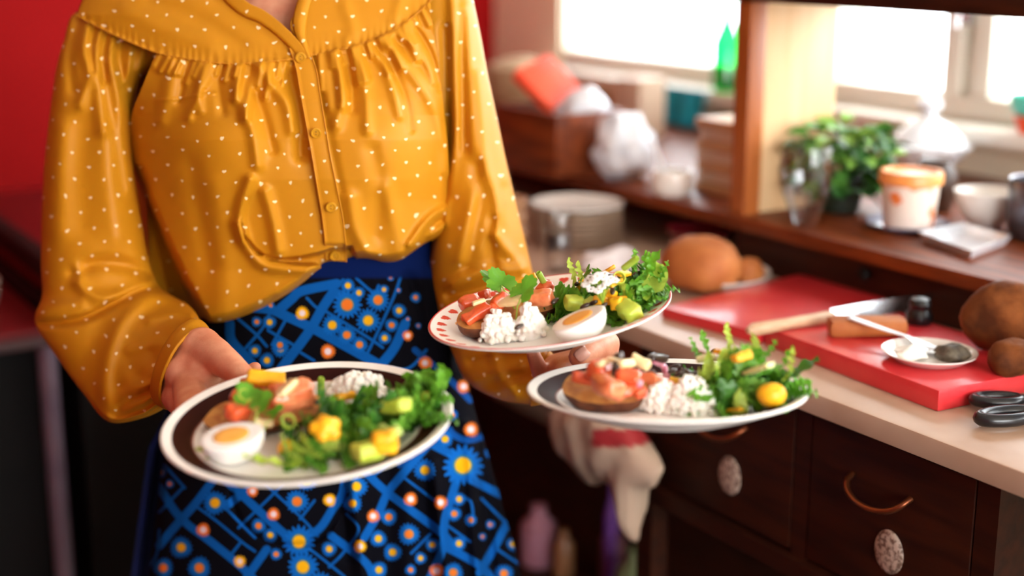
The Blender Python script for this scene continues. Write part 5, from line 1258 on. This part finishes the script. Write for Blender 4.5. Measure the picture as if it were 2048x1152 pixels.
ppx(PR, 'cottage_cheese', curds('c', .026, .016, .036, 240, .0026, 5), 1382, 825, .0068, 0, 0, 0, 'right lump of smooth white cheese beside the far plate greens', 'cheese', GC)

# salad heaps
def heap(P, cx, cy, rx, ry, hgt, n, rot, label, group, pick, scale=(.85, 1.2), lift=(.1, .9), seed=0):
    g_ = random.Random(seed + 40)
    for i in range(n):
        q = math.sqrt((i + .5) / n); a = i * 2.399963 + g_.uniform(-.3, .3)
        ex, ey = rx * q * math.cos(a), ry * q * math.sin(a)
        x = cx + ex * math.cos(rot) - ey * math.sin(rot); y = cy + ex * math.sin(rot) + ey * math.cos(rot)
        z = .008 + hgt * (1 - q ** 1.6) * g_.uniform(.35, 1.0)
        out = math.atan2(y - cy, x - cx) - HP + g_.uniform(-.8, .8)
        rr = math.hypot(x, y)
        if rr > .088 * P.k: z = max(z, .016 + (rr / P.k - .088) * .42)
        pk = g_.choice(pick); hue = ('mid green', 'dark green', 'lime green', 'bright green')[LEAFC[pk]]
        if q < .4: side = 'at the crown'
        elif abs(y - cy) * rx > abs(x - cx) * ry: side = 'on the far side' if y > cy else 'on the near side'
        else: side = 'on the right side' if x > cx else 'on the left side'
        o = put(P, 'salad_leaf', LEAVES[pk], x, y, z, out, max(g_.uniform(*lift) - q * .35, .30 if q > .6 else -.2), g_.uniform(-.7, .7), label.format(hue, side), 'salad leaf', group)
        s = g_.uniform(*scale); o.matrix_world = o.matrix_world @ Matrix.Translation((0, -.018, 0)) @ Matrix.Scale(s, 4)
c = PU.at(1205, 600, .02)
heap(PU, c[0], c[1], .054, .036, .026, 52, .15, '{} frilly salad leaf {} of the heart plate heap', 'salad leaves on the heart plate', [0, 1, 2, 4, 5, 6, 8, 9], seed=1)
c = PU.at(1275, 585, .03)
heap(PU, c[0], c[1], .032, .030, .026, 36, .0, '{} curly leaf {} of the heart plate rim bunch', 'salad leaves on the heart plate', [6, 9, 2, 8, 3], (.6, .95), (.4, 1.2), 2)
c = PU.at(1105, 622, .012)
heap(PU, c[0], c[1], .026, .014, .008, 12, .3, '{} low leaf {} of the heart plate middle strip', 'salad leaves on the heart plate', [1, 4, 0, 5], (.5, .8), (0, .4), 3)
c = PL.at(735, 852, .02)
heap(PL, c[0], c[1], .068, .042, .028, 92, .30, '{} frilly salad leaf {} of the low plate heap', 'salad leaves on the low plate', [0, 1, 2, 4, 5, 7, 8, 10, 11], (.8, 1.2), seed=4)
c = PL.at(828, 790, .03)
heap(PL, c[0], c[1], .036, .028, .022, 36, .0, '{} curly leaf {} of the low plate rim bunch', 'salad leaves on the low plate', [0, 5, 6, 8, 2, 9], (.6, .95), (.3, 1.1), 5)
c = PL.at(640, 905, .012)
heap(PL, c[0], c[1], .036, .016, .010, 18, .45, '{} flat leaf {} of the low plate near strip', 'salad leaves on the low plate', [3, 2, 3, 0], (.7, 1), (0, .35), 6)
c = PR.at(1484, 771, .03)
heap(PR, c[0], c[1], .046, .031, .050, 84, .0, '{} frilly salad leaf {} of the tall far plate heap', 'salad leaves on the far plate', [0, 1, 2, 3, 5, 6, 8, 9, 2], (.8, 1.15), (.3, 1.2), 7)
c = PR.at(1365, 752, .02)
heap(PR, c[0], c[1], .022, .016, .012, 14, .0, '{} small leaf {} of the far plate middle clump', 'salad leaves on the far plate', [1, 4, 7, 0], (.5, .7), (0, .6), 8)
for (P, px, py, z, rz, rx, m_, L_, W_, lab) in ((PR, 1446, 800, .018, .1, 1.15, 2, .050, .009, 'long pale lime leaf stem standing at the front of the far plate greens'), (PR, 1420, 795, .018, .35, 1.05, 2, .044, .008, 'short pale lime leaf stem beside the white cheese of the far plate'),
                                              (PU, 1292, 600, .028, -.6, .25, 2, .048, .020, 'broad pale lettuce leaf on the right rim of the heart plate'), (PU, 1275, 565, .045, -1.0, .3, 3, .045, .010, 'pointed leaf at the far right of the heart plate'),
                                              (PR, 1556, 760, .034, -1.3, .1, 1, .045, .016, 'broad shiny dark leaf drooping at the right end of the far plate'), (PL, 600, 925, .014, 1.9, .05, 2, .055, .012, 'pale lime leaf lying along the near rim of the low plate')):
    V, F_ = frilly(L_, W_, 4, .0022, .5, int(px), lobes=.12)
    ppx(P, 'lettuce_leaf', mesh_np('lettuce_leaf', V, F_, LG[m_]), px, py, z, rz, rx, 0, lab, 'lettuce leaf')
TIPS = []
for s in range(3):
    V, F_ = frilly(.026 + .003 * s, .0062, 5, .0022, .5, 60 + s, lobes=.6); TIPS.append(mesh_np('leaf_tip', V, F_, LG[(0, 3, 2)[s]]))
for i, (px, py, z, rz, rx) in enumerate(((1405, 718, .048, .9, .5), (1418, 712, .050, .4, .6), (1457, 708, .056, .0, .8), (1525, 722, .056, -.9, .5), (1550, 742, .048, -1.2, .5), (1568, 762, .042, -.9, .8))):
    ppx(PR, 'salad_leaf', TIPS[i % 3], px, py, z, rz, rx, 0, 'serrated leaf tip sticking out of the far plate greens', 'salad leaf', 'salad leaves on the far plate')
for i, (px, py, z, rz, rx) in enumerate(((1272, 545, .054, -.2, 1.0), (1300, 560, .048, -.5, .9), (1150, 572, .038, .2, 1.0), (1318, 566, .042, -1.0, .6), (1285, 556, .05, -.7, .7), (1160, 580, .036, -.3, .8))):
    ppx(PU, 'salad_leaf', TIPS[i % 3], px, py, z, rz, rx, 0, 'serrated leaf tip standing up at the back of the heart plate', 'salad leaf', 'salad leaves on the heart plate')
# coriander leaves
def coriander(name):
    V = [(0, 0, 0)]; n = 60
    for k in range(n):
        a = 2 * math.pi * k / n; lobe = .62 + .38 * abs(math.cos(1.5 * (a - HP))) ** .7
        r = .0145 * lobe * (1 + .07 * math.cos(15 * a))
        if abs(((a + HP + math.pi) % (2 * math.pi)) - math.pi) < .35: r *= .45
        V.append((r * math.cos(a), r * math.sin(a) + .004, .0015 * math.cos(3 * a) + .002 * (r / .0145)))
    q = [(x * .5, y * .5, z * .3 + .0012) for x, y, z in V[1:]]
    V2 = [V[0]] + q + V[1:]
    F_ = [(0, 1 + k, 1 + (k + 1) % n) for k in range(n)] + [(1 + k, 1 + n + k, 1 + n + (k + 1) % n, 1 + (k + 1) % n) for k in range(n)]
    me = mesh_np(name, np.array(V2), F_, LG[3]); return me
CO = coriander('coriander_leaf')
stm = MB().tube([(0, 0, 0), (.002, -.012, -.002), (.006, -.024, -.008)], .0007, 6).data('stem', LG[2])
for (px, py, z, rz, rx, ry, s, lab) in ((1003, 571, .054, .5, .75, .1, 1.25, 'large coriander leaf standing over the tomato of the heart plate'), (1045, 588, .050, -.9, .70, .2, 1.2, 'coriander leaf drooping beside the salmon pink tomato'), (985, 559, .058, .9, .55, 0, .9, 'coriander leaf behind the largest one on the heart plate')):
    o = ppx(PU, 'coriander_leaf', CO, px, py, z, rz, rx, ry, lab, 'herb', 'coriander leaves on the heart plate'); o.matrix_world = o.matrix_world @ Matrix.Scale(s, 4); link('stem', stm, o)
for (px, py, z, rz, rx, s, lab) in ((497, 797, .050, .3, .6, 1.0, 'green herb leaf on the tomato of the low plate'), (520, 812, .048, -.9, .6, .9, 'green herb leaf hanging over the potato of the low plate'), (545, 830, .042, -1.2, .5, .7, 'small green herb leaf at the middle of the low plate')):
    o = ppx(PL, 'coriander_leaf', CO, px, py, z, rz, rx, 0, lab, 'herb', 'coriander leaves on the low plate'); o.matrix_world = o.matrix_world @ Matrix.Scale(s, 4); link('stem', stm, o)
# leek rings and scallion pieces
ring = MB().lathe([(.0058, -.0022), (.0068, -.0022), (.0068, .0022), (.0058, .0022), (.0058, -.0022)], 28).data('leek_ring', AVO)
for (P, px, py, z, rx, lab) in ((PL, 576, 843, .040, .9, 'pale green leek ring at the potato edge of the low plate'), (PU, 1238, 556, .056, 1.0, 'yellow green onion ring on the heart plate salad'), (PL, 490, 792, .052, .6, 'small leek ring among the herbs of the low plate')):
    ppx(P, 'leek_ring', ring, px, py, z, .3, rx, .3, lab, 'leek')
scal = MB().lathe([(.0022, -.011), (.0034, -.010), (.0036, .010), (.0026, .012), (.0020, .011), (.0018, -.011), (.0022, -.011)], 16).data('scallion', LG[2])
for (P, px, py, z, rx, ry, lab) in ((PU, 1085, 560, .044, .4, -.3, 'pale green scallion piece standing behind the tomato of the heart plate'), (PU, 1260, 527, .070, .5, .9, 'green scallion piece at the top of the heart plate salad'), (PL, 642, 775, .016, .2, .1, 'green scallion piece on the bare middle of the low plate')):
    ppx(P, 'scallion_piece', scal, px, py, z, 0, rx, ry, lab, 'scallion')
# seeds
seed_m = MB().ball((0, 0, 0), .0036, 2, (1.7, .8, .7)).data('seed', OLIVE)
for P, its, lab, gp in ((PU, [(1170, 612), (1186, 606), (1206, 612), (1190, 562), (1182, 551), (1225, 582), (1218, 552), (1153, 568), (1100, 596), (1110, 602), (1038, 653), (1210, 577), (1245, 553), (1272, 548)], 'dark glossy seed in the salad of the heart plate', 'seeds on the heart plate'),
                        (PR, [(1345, 742), (1358, 748), (1372, 742), (1385, 748), (1350, 733), (1426, 704), (1500, 720), (1462, 716)], 'dark glossy seed in the salad of the far plate', 'seeds on the far plate'),
                        (PL, [(620, 797), (628, 802), (552, 772), (605, 862)], 'dark glossy seed on the low plate', 'seeds on the low plate')):
    for i, (px, py) in enumerate(its):
        ppx(P, 'seed', seed_m, px, py, .044 if py < 590 else .034, rnd.uniform(0, 3), rnd.uniform(-.5, .5), rnd.uniform(-.5, .5), lab, 'seed', gp)
# cluster of tiny white flowers
fl = MB(); fst = MB()
g_ = random.Random(3)
for i in range(22):
    a = g_.uniform(0, 6.283); q = math.sqrt(g_.uniform(0, 1)); e = Vector((.017 * q * math.cos(a), .013 * q * math.sin(a), .012 * (1 - q * q) + .004))
    fst.tube([(0, -.004, -.016), tuple(e * .5 + Vector((0, 0, -.003))), tuple(e)], .0005, 5, False)
    for k in range(6):
        b = k * math.pi / 3 + i; d = Vector((math.cos(b), math.sin(b), .35 + .3 * math.sin(i))) * .0030
        fl.ball(tuple(e + d), .0019, 1, (1.1, 1.1, .7))
x, y = PU.at(1200, 566, .056)
fo = put(PU, 'white_flowers', fl.data('white_flowers', mat('white petals', lin(250, 248, 246), .5, lin(244, 240, 238), 90, sss=.1)), x, y, .050, 0, .35, 0, 'cluster of tiny white flowers on top of the heart plate salad', 'flower')
fst.obj('stem', LG[2], fo)
